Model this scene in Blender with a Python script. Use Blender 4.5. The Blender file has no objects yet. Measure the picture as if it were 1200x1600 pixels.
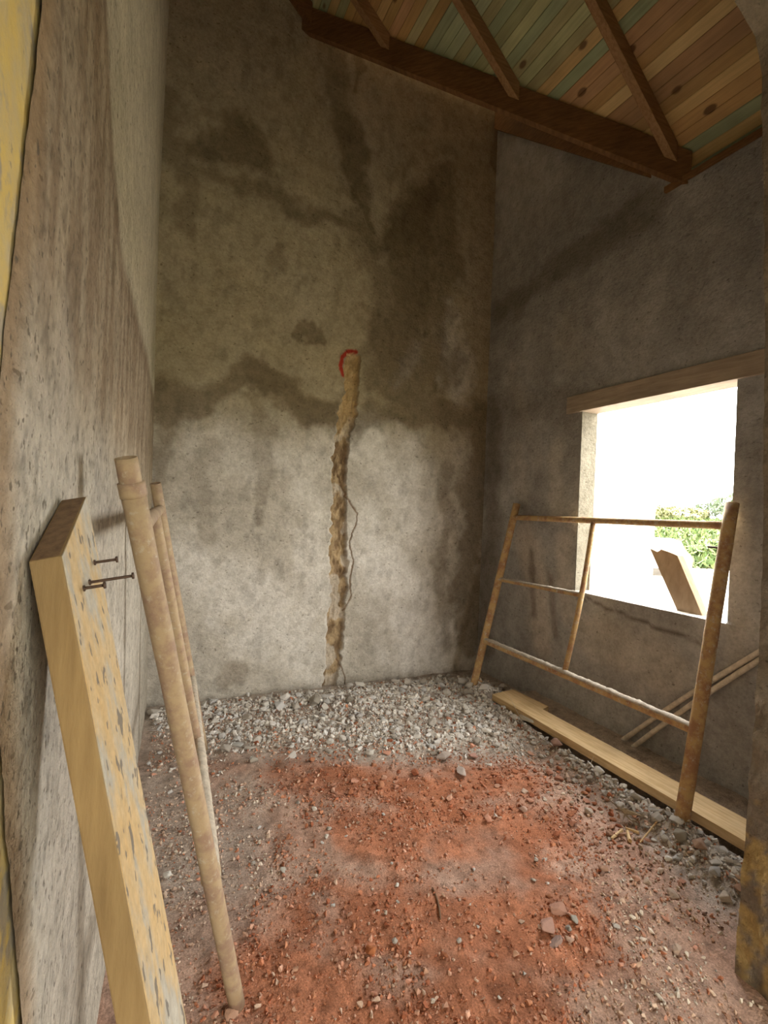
import bpy, bmesh, math, random
import numpy as np
from mathutils import Vector, Matrix

S = bpy.context.scene
COL = S.collection
RNG = np.random.default_rng(7)
random.seed(7)

# ------------------------------------------------------------------ camera
F_PX = 775.0
YAW, PIT, ROL = [math.radians(a) for a in (24.73, -0.42, 2.22)]
CAM = np.array([0.0, 0.0, 1.45])
_cy, _sy = math.cos(YAW), math.sin(YAW)
FW = np.array([_sy * math.cos(PIT), _cy * math.cos(PIT), math.sin(PIT)])
_r = np.array([_cy, -_sy, 0.0]); _u = np.cross(_r, FW)
RT = _r * math.cos(ROL) + _u * math.sin(ROL)
UP = -_r * math.sin(ROL) + _u * math.cos(ROL)
cd = bpy.data.cameras.new('camera'); cam = bpy.data.objects.new('camera', cd); COL.objects.link(cam)
cd.sensor_fit = 'VERTICAL'; cd.sensor_height = 36.0; cd.sensor_width = 27.0
cd.lens = F_PX / 1600.0 * 36.0
cd.clip_start = 0.02; cd.clip_end = 300
cam.matrix_world = Matrix(((RT[0], UP[0], -FW[0], CAM[0]), (RT[1], UP[1], -FW[1], CAM[1]),
                           (RT[2], UP[2], -FW[2], CAM[2]), (0, 0, 0, 1)))
S.camera = cam

# measuring aids: where the line of sight of a photo pixel meets a wall or the floor
def ray(x, y): return RT * (x - 600) / F_PX - UP * (y - 800) / F_PX + FW
def on_floor(x, y, z=0.0):
    d = ray(x, y); return CAM + d * ((z - CAM[2]) / d[2])
def on_back(x, y):
    d = ray(x, y); return CAM + d * (3.78 / d[1])
def on_right(x, y, X=2.745):
    d = ray(x, y); return CAM + d * (X / d[0])
LA, LB = -0.165, 0.0405
def on_left(x, y):
    d = ray(x, y); return CAM + d * (LA / (d[0] - LB * d[1]))

# ------------------------------------------------------------------ noise
def _hash(ix, iy, seed):
    h = (ix.astype(np.int64) * 374761393 + iy.astype(np.int64) * 668265263 + seed * 1442695041) & 0xFFFFFFFF
    h = ((h ^ (h >> 13)) * 1274126177) & 0xFFFFFFFF
    return ((h ^ (h >> 16)) & 0xFFFF) / 65535.0
def vnoise(x, y, seed=0):
    x = np.asarray(x, float); y = np.asarray(y, float)
    ix, iy = np.floor(x), np.floor(y); fx, fy = x - ix, y - iy
    fx = fx * fx * (3 - 2 * fx); fy = fy * fy * (3 - 2 * fy)
    a = _hash(ix, iy, seed); b = _hash(ix + 1, iy, seed); c = _hash(ix, iy + 1, seed); d = _hash(ix + 1, iy + 1, seed)
    return (a * (1 - fx) + b * fx) * (1 - fy) + (c * (1 - fx) + d * fx) * fy
def fbm(x, y, seed=0, octv=4, gain=0.5):
    s = 0; a = 1; t = 0
    for k in range(octv):
        s = s + a * vnoise(x * 2 ** k, y * 2 ** k, seed + 17 * k); t += a; a *= gain
    return s / t                                                   # 0..1
def sstep(a, b, v):
    t = np.clip((v - a) / (b - a), 0, 1); return t * t * (3 - 2 * t)
def seg_dist(px, py, pts):
    """distance of points to a polyline"""
    best = np.full(np.shape(px), 1e9)
    for (ax, ay), (bx, by) in zip(pts[:-1], pts[1:]):
        dx, dy = bx - ax, by - ay; L = dx * dx + dy * dy + 1e-12
        t = np.clip(((px - ax) * dx + (py - ay) * dy) / L, 0, 1)
        best = np.minimum(best, np.hypot(px - ax - t * dx, py - ay - t * dy))
    return best
def mix(a, b, t):
    a = np.asarray(a, float); b = np.asarray(b, float)
    return a * (1 - t[..., None]) + b * t[..., None]

# ------------------------------------------------------------------ mesh helpers
def tag(o, label=None, cat=None, group=None, kind=None):
    if label: o['label'] = label
    if cat: o['category'] = cat
    if group: o['group'] = group
    if kind: o['kind'] = kind
    return o
def link(name, me, mat=None, parent=None):
    o = bpy.data.objects.new(name, me); COL.objects.link(o)
    if mat is not None: me.materials.append(mat)
    if parent is not None: o.parent = parent
    return o
def np_mesh(name, V, Fc, col=None, smooth=False):
    """V (n,3), Fc (m,k) int, col (n,3) linear colours"""
    me = bpy.data.meshes.new(name)
    V = np.asarray(V, np.float32); Fc = np.asarray(Fc, np.int32); k = Fc.shape[1]
    me.vertices.add(len(V)); me.vertices.foreach_set('co', V.ravel())
    me.loops.add(Fc.size); me.loops.foreach_set('vertex_index', Fc.ravel())
    me.polygons.add(len(Fc)); me.polygons.foreach_set('loop_start', np.arange(0, Fc.size, k, dtype=np.int32))
    me.polygons.foreach_set('use_smooth', np.full(len(Fc), smooth, dtype=bool))
    me.update(calc_edges=True); me.validate()
    if col is not None:
        at = me.color_attributes.new('Col', 'FLOAT_COLOR', 'POINT')
        c = np.ones((len(V), 4), np.float32); c[:, :3] = col; at.data.foreach_set('color', c.ravel())
    return me
def grid_faces(nu, nv, keep=None):
    i, j = np.meshgrid(np.arange(nu - 1), np.arange(nv - 1), indexing='ij')
    a = i * nv + j
    f = np.stack([a, a + nv, a + nv + 1, a + 1], -1)
    if keep is not None: f = f[keep]
    return f.reshape(-1, 4)
def empty(name, loc=(0, 0, 0)):
    o = bpy.data.objects.new(name, None); COL.objects.link(o); o.location = loc; o.empty_display_size = 0.05
    return o
def bm_obj(name, bm, mat, parent=None, smooth=False, origin=None):
    bmesh.ops.recalc_face_normals(bm, faces=bm.faces)
    if origin is None and parent is not None: origin = parent.location
    if origin is not None:
        bmesh.ops.translate(bm, verts=bm.verts, vec=-Vector(origin))
    me = bpy.data.meshes.new(name); bm.to_mesh(me); bm.free()
    if smooth:
        me.polygons.foreach_set('use_smooth', np.full(len(me.polygons), True))
    o = link(name, me, mat, parent)
    if parent is None and origin is not None: o.location = origin
    return o
def prism(bm, quad_a, quad_b, bev=0.0):
    """solid between two matching polygons"""
    va = [bm.verts.new(tuple(p)) for p in quad_a]; vb = [bm.verts.new(tuple(p)) for p in quad_b]
    n = len(va)
    fs = [bm.faces.new(va), bm.faces.new(vb[::-1])]
    for i in range(n):
        j = (i + 1) % n
        fs.append(bm.faces.new((va[j], va[i], vb[i], vb[j])))
    if bev:
        es = list({e for f in fs for e in f.edges})
        bmesh.ops.bevel(bm, geom=es, offset=bev, segments=2, affect='EDGES', profile=0.6)
    return bm
def box(bm, lo, hi, bev=0.0):
    (x0, y0, z0), (x1, y1, z1) = lo, hi
    return prism(bm, [(x0, y0, z0), (x1, y0, z0), (x1, y1, z0), (x0, y1, z0)],
                 [(x0, y0, z1), (x1, y0, z1), (x1, y1, z1), (x0, y1, z1)], bev)
def tube(bm, a, b, r, seg=18, hollow=0.0, rough=0.0, cuts=14, bow=None, ra=None):
    """round bar from a to b, slightly uneven; hollow gives an open mouth at b"""
    a = np.array(a, float); b = np.array(b, float); L = np.linalg.norm(b - a); d = (b - a) / L
    s = np.cross(d, [0, 0, 1.0]);
    if np.linalg.norm(s) < 1e-3: s = np.array([1.0, 0, 0])
    s /= np.linalg.norm(s); t = np.cross(d, s)
    rings = []
    sd = random.randint(0, 999)
    for k in range(cuts + 1):
        f = k / cuts; c = a + (b - a) * f
        if bow is not None: c = c + np.array(bow) * math.sin(math.pi * f)
        rr = r if ra is None else ra + (r - ra) * f
        ring = []
        for q in range(seg):
            an = 2 * math.pi * q / seg
            w = rr * (1 + rough * (float(vnoise(np.array(f * L * 22 + sd), np.array(q * 0.9), sd)) - 0.5))
            ring.append(bm.verts.new(tuple(c + (s * math.cos(an) + t * math.sin(an)) * w)))
        rings.append(ring)
    for r0, r1 in zip(rings[:-1], rings[1:]):
        for q in range(seg):
            bm.faces.new((r0[q], r0[(q + 1) % seg], r1[(q + 1) % seg], r1[q]))
    bm.faces.new(rings[0][::-1])
    if hollow:
        inner = [bm.verts.new(tuple(b + (np.array(v.co) - b) * hollow)) for v in rings[-1]]
        deep = [bm.verts.new(tuple(np.array(v.co) - d * r * 1.6)) for v in inner]
        for q in range(seg):
            p = (q + 1) % seg
            bm.faces.new((rings[-1][q], rings[-1][p], inner[p], inner[q]))
            bm.faces.new((inner[q], inner[p], deep[p], deep[q]))
        bm.faces.new(deep)
    else:
        bm.faces.new(rings[-1])
    return bm

# ------------------------------------------------------------------ materials
def newmat(name):
    m = bpy.data.materials.new(name); m.use_nodes = True
    nt = m.node_tree; nt.nodes.clear()
    out = nt.nodes.new('ShaderNodeOutputMaterial'); b = nt.nodes.new('ShaderNodeBsdfPrincipled')
    nt.links.new(b.outputs[0], out.inputs[0])
    return m, nt, b
def N(nt, t, **kw):
    n = nt.nodes.new(t)
    for k, v in kw.items(): setattr(n, k, v)
    return n
def noise(nt, scale, detail=4, rough=0.6, vec=None, stretch=None):
    n = N(nt, 'ShaderNodeTexNoise'); n.inputs['Scale'].default_value = scale
    n.inputs['Detail'].default_value = detail; n.inputs['Roughness'].default_value = rough
    tc = N(nt, 'ShaderNodeTexCoord'); src = tc.outputs['Object'] if vec is None else vec
    if stretch is not None:
        mp = N(nt, 'ShaderNodeMapping'); mp.inputs['Scale'].default_value = stretch
        nt.links.new(src, mp.inputs['Vector']); src = mp.outputs[0]
    nt.links.new(src, n.inputs['Vector'])
    return n.outputs['Fac']
def ramp(nt, fac, stops):
    r = N(nt, 'ShaderNodeValToRGB'); e = r.color_ramp.elements
    while len(e) < len(stops): e.new(0.5)
    for el, (p, c) in zip(e, stops):
        el.position = p; el.color = (*c, 1) if len(c) == 3 else c
    nt.links.new(fac, r.inputs[0]); return r.outputs[0]
def mixc(nt, a, b, fac=None, mode='MIX', f=0.5):
    m = N(nt, 'ShaderNodeMix', data_type='RGBA', blend_type=mode); m.inputs[0].default_value = f
    if fac is not None: nt.links.new(fac, m.inputs[0])
    for s, i in ((a, 6), (b, 7)):
        if isinstance(s, tuple): m.inputs[i].default_value = (*s, 1)
        else: nt.links.new(s, m.inputs[i])
    return m.outputs[2]
def bump(nt, b, h, dist=0.01, strength=0.6, prev=None):
    n = N(nt, 'ShaderNodeBump'); n.inputs['Distance'].default_value = dist; n.inputs['Strength'].default_value = strength
    nt.links.new(h, n.inputs['Height'])
    if prev is not None: nt.links.new(prev, n.inputs['Normal'])
    nt.links.new(n.outputs[0], b.inputs['Normal']); return n.outputs[0]
def attr_col(nt, name='Col'):
    a = N(nt, 'ShaderNodeAttribute'); a.attribute_name = name; return a.outputs['Color']
def mul_noise(nt, col, scale, lo, hi, **kw):
    """colour times a noise between lo and hi"""
    r = ramp(nt, noise(nt, scale, **kw), [(0.3, (lo,) * 3), (0.7, (hi,) * 3)])
    return mixc(nt, col, r, mode='MULTIPLY', f=1.0)

def mat_plaster(name, pits=True, coarse=1.0):
    m, nt, b = newmat(name)
    c = mul_noise(nt, attr_col(nt), 4.5, 0.90, 1.18, detail=8, rough=0.65)
    c = mixc(nt, c, ramp(nt, noise(nt, 13, detail=8, rough=0.72), [(0.40, (0.91, 0.90, 0.89)), (0.56, (1.10, 1.10, 1.11))]), mode='MULTIPLY', f=1.0)
    c = mul_noise(nt, c, 60, 0.84, 1.12, detail=5)
    p = noise(nt, 38, detail=3, rough=0.45, stretch=(1, 1, 1.5))
    c = mixc(nt, c, ramp(nt, p, [(0.28, (0.5, 0.48, 0.45)), (0.33, (1, 1, 1))]), mode='MULTIPLY', f=0.8)
    nt.links.new(c, b.inputs['Base Color']); b.inputs['Roughness'].default_value = 0.93
    b.inputs['Specular IOR Level'].default_value = 0.15
    n1 = bump(nt, b, noise(nt, 22, detail=8, rough=0.7), 0.016 * coarse, 0.8)
    n2 = bump(nt, b, p, 0.012 * coarse, 0.5, n1)
    bump(nt, b, noise(nt, 130, detail=3), 0.005 * coarse, 0.6, n2)
    return m
def mat_wood(name, base, dark, stretch, knots=0.0, stain=None, rough=0.75):
    m, nt, b = newmat(name)
    g = noise(nt, 6, detail=6, stretch=stretch)
    c = ramp(nt, g, [(0.3, dark), (0.62, base)])
    c = mul_noise(nt, c, 3, 0.8, 1.15, detail=4)
    if stain is not None:
        c = mixc(nt, c, stain, ramp(nt, noise(nt, 9, detail=6, rough=0.7), [(0.52, (0, 0, 0)), (0.62, (1, 1, 1))]))
    nt.links.new(c, b.inputs['Base Color']); b.inputs['Roughness'].default_value = rough
    b.inputs['Specular IOR Level'].default_value = 0.25
    bump(nt, b, noise(nt, 14, detail=6, stretch=stretch), 0.003, 0.5)
    return m
def mat_simple(name, c, rough=0.8, nz=None, metal=0.0):
    m, nt, b = newmat(name)
    b.inputs['Roughness'].default_value = rough; b.inputs['Metallic'].default_value = metal
    if nz:
        cc = mul_noise(nt, mixc(nt, c, c), nz, 0.75, 1.2, detail=5)
        nt.links.new(cc, b.inputs['Base Color'])
        bump(nt, b, noise(nt, nz * 2, detail=5), 0.004, 0.5)
    else: b.inputs['Base Color'].default_value = (*c, 1)
    return m
def mat_tube(name, paint, rust, dust, dust_amt):
    m, nt, b = newmat(name)
    c = mixc(nt, paint, rust, ramp(nt, noise(nt, 14, detail=7, rough=0.7), [(0.45, (0, 0, 0)), (0.6, (1, 1, 1))]))
    c = mixc(nt, c, dust, ramp(nt, noise(nt, 40, detail=6, rough=0.75), [(0.62 - dust_amt, (0, 0, 0)), (0.72 - dust_amt, (1, 1, 1))]))
    nt.links.new(c, b.inputs['Base Color']); b.inputs['Roughness'].default_value = 0.7
    b.inputs['Specular IOR Level'].default_value = 0.3
    bump(nt, b, noise(nt, 70, detail=5), 0.002, 0.6)
    return m

M_PLASTER = mat_plaster('plaster')
M_LEFT = mat_plaster('left_plaster', coarse=1.25)
nt = M_LEFT.node_tree; b = [n for n in nt.nodes if n.type == 'BSDF_PRINCIPLED'][0]
src = b.inputs['Base Color'].links[0].from_socket
pf = noise(nt, 75, detail=2, stretch=(1, 1, 0.7))
c = mixc(nt, src, (0.13, 0.11, 0.085), ramp(nt, pf, [(0.62, (0, 0, 0)), (0.68, (0.75,) * 3)]))
nt.links.new(c, b.inputs['Base Color'])
M_SOIL, nt, b = newmat('soil')
c = mul_noise(nt, attr_col(nt), 22, 0.72, 1.25, detail=7, rough=0.7)
c = mul_noise(nt, c, 160, 0.7, 1.3, detail=3)
nt.links.new(c, b.inputs['Base Color']); b.inputs['Roughness'].default_value = 0.97; b.inputs['Specular IOR Level'].default_value = 0.1
n1 = bump(nt, b, noise(nt, 30, detail=8, rough=0.7), 0.02, 0.7); bump(nt, b, noise(nt, 140, detail=4), 0.006, 0.7, n1)

M_STONE, nt, b = newmat('stones')
c = mul_noise(nt, attr_col(nt), 60, 0.75, 1.2, detail=5)
nt.links.new(c, b.inputs['Base Color']); b.inputs['Roughness'].default_value = 0.95; b.inputs['Specular IOR Level'].default_value = 0.12
bump(nt, b, noise(nt, 150, detail=4), 0.003, 0.6)
M_CHUNK, nt, b = newmat('chunk')
oi = N(nt, 'ShaderNodeObjectInfo')
c = mul_noise(nt, oi.outputs['Color'], 40, 0.72, 1.22, detail=6)
nt.links.new(c, b.inputs['Base Color']); b.inputs['Roughness'].default_value = 0.95; b.inputs['Specular IOR Level'].default_value = 0.12
bump(nt, b, noise(nt, 120, detail=5), 0.004, 0.7)

M_RAFTER = mat_wood('rafter_timber', (0.40, 0.245, 0.125), (0.25, 0.14, 0.065), (1.2, 12, 12))
M_VALLEY = mat_wood('valley_timber', (0.235, 0.125, 0.055), (0.14, 0.07, 0.03), (2, 2, 14))
M_PLANK = mat_wood('pine_plank', (0.70, 0.52, 0.30), (0.52, 0.35, 0.17), (10, 0.8, 10))
M_LINTEL = mat_wood('lintel_timber', (0.44, 0.36, 0.28), (0.30, 0.24, 0.19), (10, 0.8, 10))
M_OFFCUT = mat_wood('offcut_timber', (0.44, 0.33, 0.23), (0.32, 0.23, 0.15), (9, 5, 0.9))
M_SHUTTER, nt, b = newmat('shuttering_board')
g = ramp(nt, noise(nt, 9, detail=6, stretch=(9, 9, 0.5)), [(0.3, (0.25, 0.17, 0.085)), (0.68, (0.33, 0.235, 0.12))])
g = mul_noise(nt, g, 4, 0.82, 1.12, detail=5)
nt.links.new(g, b.inputs['Base Color']); b.inputs['Roughness'].default_value = 0.85; b.inputs['Specular IOR Level'].default_value = 0.2
bump(nt, b, noise(nt, 40, detail=6, stretch=(6, 6, 1)), 0.002, 0.5)
M_ENDGRAIN = mat_wood('end_grain', (0.25, 0.165, 0.10), (0.15, 0.095, 0.06), (14, 14, 3))
M_SKIN, nt, b = newmat('cement_skin')
g = ramp(nt, noise(nt, 7, detail=7, rough=0.65, stretch=(2.2, 2.2, 0.9)), [(0.36, (0.58, 0.41, 0.21)), (0.50, (0.56, 0.43, 0.26)), (0.60, (0.45, 0.42, 0.36)), (0.70, (0.54, 0.51, 0.44))])
g = mul_noise(nt, g, 70, 0.85, 1.1, detail=4)
g = mixc(nt, g, (0.17, 0.155, 0.14), ramp(nt, noise(nt, 34, detail=3, rough=0.5, stretch=(1.5, 1.5, 0.8)), [(0.615, (0, 0, 0)), (0.65, (0.85,) * 3)]))
nt.links.new(g, b.inputs['Base Color']); b.inputs['Roughness'].default_value = 0.9; b.inputs['Specular IOR Level'].default_value = 0.15
bump(nt, b, noise(nt, 45, detail=6), 0.004, 0.6)
M_TUBE_R = mat_tube('rusty_yellow_tube', (0.52, 0.36, 0.17), (0.36, 0.20, 0.11), (0.52, 0.46, 0.38), 0.07)
M_TUBE_L = mat_tube('dusty_tube', (0.42, 0.32, 0.205), (0.32, 0.22, 0.16), (0.47, 0.40, 0.31), 0.06)
M_CRUST = mat_simple('cement_crust', (0.44, 0.39, 0.33), 0.95, 50)
M_NAIL = mat_simple('rusty_nail', (0.11, 0.075, 0.06), 0.6, 80, 0.6)
M_STICK = mat_simple('dry_stick', (0.62, 0.55, 0.46), 0.85, 40)
M_YELLOW, nt, b = newmat('yellow_paint')
g = mixc(nt, (0.66, 0.50, 0.17), (0.52, 0.44, 0.27), ramp(nt, noise(nt, 9, detail=6, rough=0.65), [(0.42, (0, 0, 0)), (0.62, (1, 1, 1))]))
g = mixc(nt, g, (0.34, 0.31, 0.27), ramp(nt, noise(nt, 11, detail=6, rough=0.6), [(0.52, (0, 0, 0)), (0.60, (0.8,) * 3)]))
g = mixc(nt, g, (0.24, 0.21, 0.18), ramp(nt, noise(nt, 30, detail=5), [(0.64, (0, 0, 0)), (0.69, (0.8,) * 3)]))
nt.links.new(g, b.inputs['Base Color']); b.inputs['Roughness'].default_value = 0.9; b.inputs['Specular IOR Level'].default_value = 0.15
bump(nt, b, noise(nt, 35, detail=6), 0.008, 0.6)

# ------------------------------------------------------------------ roof geometry constants
X_R, Y_V, Z_E, TAN = 2.745, 1.96, 3.42, 0.90     # right wall, valley foot, eave height, roof pitch
Y_B = 3.78
def roof_main(x): return Z_E + TAN * (X_R - x)
def roof_wing(y): return Z_E + TAN * (y - Y_V)
BOARD_OFF = 0.20

# ------------------------------------------------------------------ floor
def pz(pts, z=0.0): return [tuple(on_floor(x, y, z)[:2]) for x, y in pts]
HEAP = pz([(250, 1128), (330, 1118), (420, 1105), (500, 1100), (600, 1085), (690, 1075), (740, 1075), (790, 1110)])
HEAP_MID = pz([(560, 1110), (650, 1105), (740, 1110), (790, 1135)])
HEAP_FRONT = pz([(330, 1150), (480, 1140), (600, 1150), (700, 1150), (800, 1150)])
RIDGE = pz([(745, 1085), (800, 1115), (850, 1150), (910, 1195), (970, 1235), (1040, 1290)])
PILE = pz([(1075, 1320), (1110, 1345), (1150, 1375)])
RED = [pz([(500, 1200), (640, 1230), (780, 1215)]), pz([(560, 1300), (700, 1300), (850, 1290)]), pz([(520, 1420), (700, 1450), (860, 1430)]), pz([(420, 1540), (600, 1600), (800, 1600)])]
GREYL = [pz([(240, 1150), (260, 1250), (290, 1330)])]
def floor_h(x, y):
    x = np.asarray(x, float); y = np.asarray(y, float)
    h = 0.030 * (fbm(x * 3.1, y * 3.1, 3, 4) - 0.5) + 0.018 * (fbm(x * 14, y * 14, 9, 3) - 0.5)
    dh = seg_dist(x, y, HEAP); df = seg_dist(x, y, HEAP_FRONT)
    h = h + 0.045 * (1 - sstep(0.0, 0.38, seg_dist(x, y, HEAP_MID)))
    h = h + 0.030 * (1 - sstep(0.0, 0.35, dh)) + 0.022 * (1 - sstep(0, 0.3, df))
    h = h + 0.045 * (1 - sstep(0.02, 0.17, seg_dist(x, y, RIDGE)))
    h = h + 0.055 * (1 - sstep(0.02, 0.2, seg_dist(x, y, PILE)))
    tr = sstep(2.27, 2.33, x) * (1 - sstep(2.42, 2.50, x)) * (1 - sstep(2.9, 3.1, y))
    h = h * (1 - 0.8 * tr) - 0.025 * tr
    h = h + 0.06 * sstep(2.50, 2.62, x) * (1 - sstep(3.0, 3.2, y))
    return h
xs = np.arange(-0.25, 2.86, 0.0145); ys = np.concatenate([np.arange(-2.4, 0.4, 0.1), np.arange(0.4, 3.90, 0.0145)])
gx, gy = np.meshgrid(xs, ys, indexing='ij')
gz = floor_h(gx, gy)
wob = 0.55 * (fbm(gx * 3.2, gy * 3.2, 31, 5, 0.6) - 0.5) * 2
red = np.zeros_like(gx)
for pl, r in zip(RED, (0.27, 0.24, 0.22, 0.18)):
    red = np.maximum(red, 1 - sstep(0.35, 1.15, seg_dist(gx, gy, pl) / r + wob * 1.6))
c_dust = mix((0.53, 0.36, 0.285), (0.38, 0.21, 0.15), sstep(0.3, 0.7, fbm(gx * 3.2, gy * 3.2, 5, 5)))
c_red = mix((0.54, 0.215, 0.115), (0.38, 0.135, 0.065), sstep(0.3, 0.7, fbm(gx * 7, gy * 7, 6, 4)))
red = 0.85 * red * sstep(0.30, 0.66, fbm(gx * 5, gy * 5, 33, 5) + 0.25 * red)
fc = c_dust * (1 - red[..., None]) + c_red * red[..., None]
gr = np.maximum(1 - sstep(0.15, 0.50, np.minimum(np.minimum(seg_dist(gx, gy, HEAP), seg_dist(gx, gy, HEAP_MID)), seg_dist(gx, gy, HEAP_FRONT)) + wob * 0.4),
                1 - sstep(0.05, 0.28, np.minimum(seg_dist(gx, gy, RIDGE), seg_dist(gx, gy, PILE)) + wob * 0.3))
gr = np.maximum(gr, 0.8 * (1 - sstep(0.1, 0.55, seg_dist(gx, gy, GREYL[0]) + wob * 0.6)))
gr = np.maximum(gr, sstep(2.28, 2.36, gx)); gr = np.maximum(gr, sstep(3.35, 3.5, gy))
c_grey = mix((0.54, 0.475, 0.425), (0.39, 0.33, 0.285), fbm(gx * 7, gy * 7, 12, 4))
fc = fc * (1 - gr[..., None]) + c_grey * gr[..., None]
sp = 1 - sstep(0.30, 0.36, fbm(gx * 26, gy * 26, 44, 2)); fc = fc * (1 - 0.25 * sp[..., None])
floor = link('floor', np_mesh('floor', np.stack([gx, gy, gz], -1).reshape(-1, 3), grid_faces(len(xs), len(ys)), fc.reshape(-1, 3), True), M_SOIL)
tag(floor, kind='structure')

# ------------------------------------------------------------------ back wall with the broken-out chase
CH = [((552, 556), 11), ((552, 575), 13), ((551, 600), 11.5), ((548, 626), 11), ((542, 650), 14), ((536, 683), 12), ((532, 711), 12),
      ((529, 744), 11), ((530, 776), 11), ((530, 805), 12), ((529, 845), 13), ((530, 878), 13), ((530, 915), 13), ((529, 947), 13),
      ((525, 980), 13), ((524, 1008), 12), ((520, 1040), 11), ((515, 1075), 11), ((514, 1110), 12)]
chp = [on_back(*p) for p, _ in CH]
ch_z = np.array([p[2] for p in chp])[::-1]; ch_x = np.array([p[0] for p in chp])[::-1]
ch_w = np.array([abs(on_back(p[0] + w, p[1])[0] - on_back(p[0], p[1])[0]) for p, w in CH])[::-1]
CRACKS = [[(541, 776), (558, 803), (556, 820), (546, 845), (552, 878), (547, 902), (549, 931), (538, 955)], [(529, 1032), (540, 1062), (538, 1078)],
          [(531, 742), (538, 760), (541, 776)]]
CRACKS = [[tuple(on_back(*p)[[0, 2]]) for p in c] for c in CRACKS]
x_ch0, x_ch1 = 1.22, 1.56
bx = np.concatenate([np.arange(-0.30, x_ch0, 0.013), np.arange(x_ch0, x_ch1, 0.0042), np.arange(x_ch1, 3.06, 0.013)])
bz = np.concatenate([np.arange(-0.15, 2.78, 0.0075), np.arange(2.78, 6.3, 0.02)])
gx, gz = np.meshgrid(bx, bz, indexing='ij')
def back_chase(gx, gz):
    cx = np.interp(gz, ch_z, ch_x) + 0.012 * (fbm(gz * 18, gz * 0 + 2, 81, 3) - 0.5)
    hw = np.interp(gz, ch_z, ch_w) * (1.02 + 0.9 * (fbm(gz * 19 + (gx > cx) * 40, gx * 4, 82, 4, 0.5) - 0.5))
    top = ch_z[-1] + 0.01
    d = np.abs(gx - cx) / hw + np.maximum(0, gz - top) / 0.02
    return 1 - sstep(0.80, 1.06, d), d, gx - cx
chase, chd, chs = back_chase(gx, gz)
crk = np.minimum.reduce([seg_dist(gx + 0.020 * (fbm(gz * 34, gx * 9, 5, 3, .6) - 0.5), gz, c) for c in CRACKS])
ckw = 0.35 + 1.5 * fbm(gz * 24, gx * 6, 83, 3)
crack = 1 - sstep(0.0022 * ckw, 0.0082 * ckw, crk)
dep = chase * (0.042 + 0.050 * (fbm(gx * 34, gz * 18, 91, 4, 0.6) - 0.4)) + crack * 0.012
lump = 0.016 * (fbm(gx * 1.3, gz * 1.3, 14, 3) - 0.5) + 0.0045 * (fbm(gx * 11, gz * 9, 15, 4) - 0.5)
gy = Y_B + lump + dep
# damp patches and dry bloom of the plaster, with light on the wall painted in as pale, read off the photograph
def blob(gx, gz, pts, rpx, seed, edge=0.45, soft=1.25):
    w = [tuple(on_back(*p)[[0, 2]]) for p in pts]
    s = np.hypot(*(on_back(pts[0][0] + rpx, pts[0][1]) - on_back(*pts[0]))[[0, 2]])
    n = (fbm(gx * 5 + seed, gz * 5, seed, 5, 0.6) - 0.5) * 1.7
    gx = gx + WX; gz = gz + WZ
    return 1 - sstep(edge, soft, seg_dist(gx, gz, w) / s + n)
WX = 0.30 * (fbm(gx * 3.5, gz * 3.0, 201, 5, .55) - .5); WZ = 0.34 * (fbm(gx * 3.5, gz * 3.0, 202, 5, .55) - .5)
damp = np.zeros_like(gx); bloom_light = np.zeros_like(gx)
for pts, r, a in (([(300, 225), (350, 215), (400, 240)], 38, .75), ([(300, 265), (400, 290), (450, 310)], 24, .6), ([(452, 330), (500, 350), (560, 360), (590, 390)], 17, .7),
                  ([(545, 190), (555, 260), (570, 340)], 18, .8), ([(560, 360), (600, 420), (610, 480)], 30, .55),
                  ([(650, 330), (665, 300), (640, 370)], 42, .9), ([(660, 400), (640, 470), (620, 540)], 50, .8), ([(600, 560), (650, 600), (690, 560)], 45, .65), ([(690, 280), (700, 400), (690, 520)], 28, .6), ([(280, 230), (290, 330)], 22, .5), ([(330, 190), (345, 235)], 9, .7), ([(390, 200), (400, 250)], 8, .6),
                  ([(255, 625), (330, 610), (400, 600)], 33, .7), ([(400, 590), (460, 620), (530, 650)], 27, .85), ([(545, 660), (640, 640), (745, 665)], 26, .7),
                  ([(255, 640), (250, 800)], 18, .5), ([(405, 640), (415, 800)], 14, .4), ([(748, 660), (742, 850), (735, 1010)], 26, .7),
                  ([(700, 740), (695, 850), (690, 1000)], 13, .45), ([(360, 1060), (365, 1050)], 25, .45), ([(430, 400), (450, 420)], 14, .45),
                  ([(500, 20), (520, 130), (550, 200)], 24, .5), ([(560, 100), (555, 130)], 10, .6), ([(475, 510), (505, 525)], 7, .7),
                  ([(770, 200), (772, 250)], 8, .6), ([(260, 150), (270, 280)], 20, .5), ([(310, 850), (330, 700)], 20, .25)):
    damp = np.maximum(damp, a * blob(gx, gz, pts, r, 100 + len(pts) * 7 + int(pts[0][0])))
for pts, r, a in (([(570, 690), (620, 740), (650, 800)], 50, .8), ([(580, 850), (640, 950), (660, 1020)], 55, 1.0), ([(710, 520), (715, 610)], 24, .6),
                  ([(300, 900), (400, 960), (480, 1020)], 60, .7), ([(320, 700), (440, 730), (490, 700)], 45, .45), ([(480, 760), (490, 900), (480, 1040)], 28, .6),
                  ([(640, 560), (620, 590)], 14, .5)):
    bloom_light = np.maximum(bloom_light, a * blob(gx, gz, pts, r, 300 + int(pts[0][0]), 0.2, 1.4))
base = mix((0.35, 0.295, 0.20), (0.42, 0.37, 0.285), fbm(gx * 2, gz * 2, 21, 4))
low = 1 - sstep(1.7, 2.3, gz + 0.3 * (fbm(gx * 4, gz * 4, 77, 3) - 0.5)); base = mix(base, np.array((0.47, 0.44, 0.395)), low)  # paler lower wall: the stronger light there is painted into the base
bc = mix(base, np.array((0.68, 0.66, 0.64)), np.clip(bloom_light, 0, 1))
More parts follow.
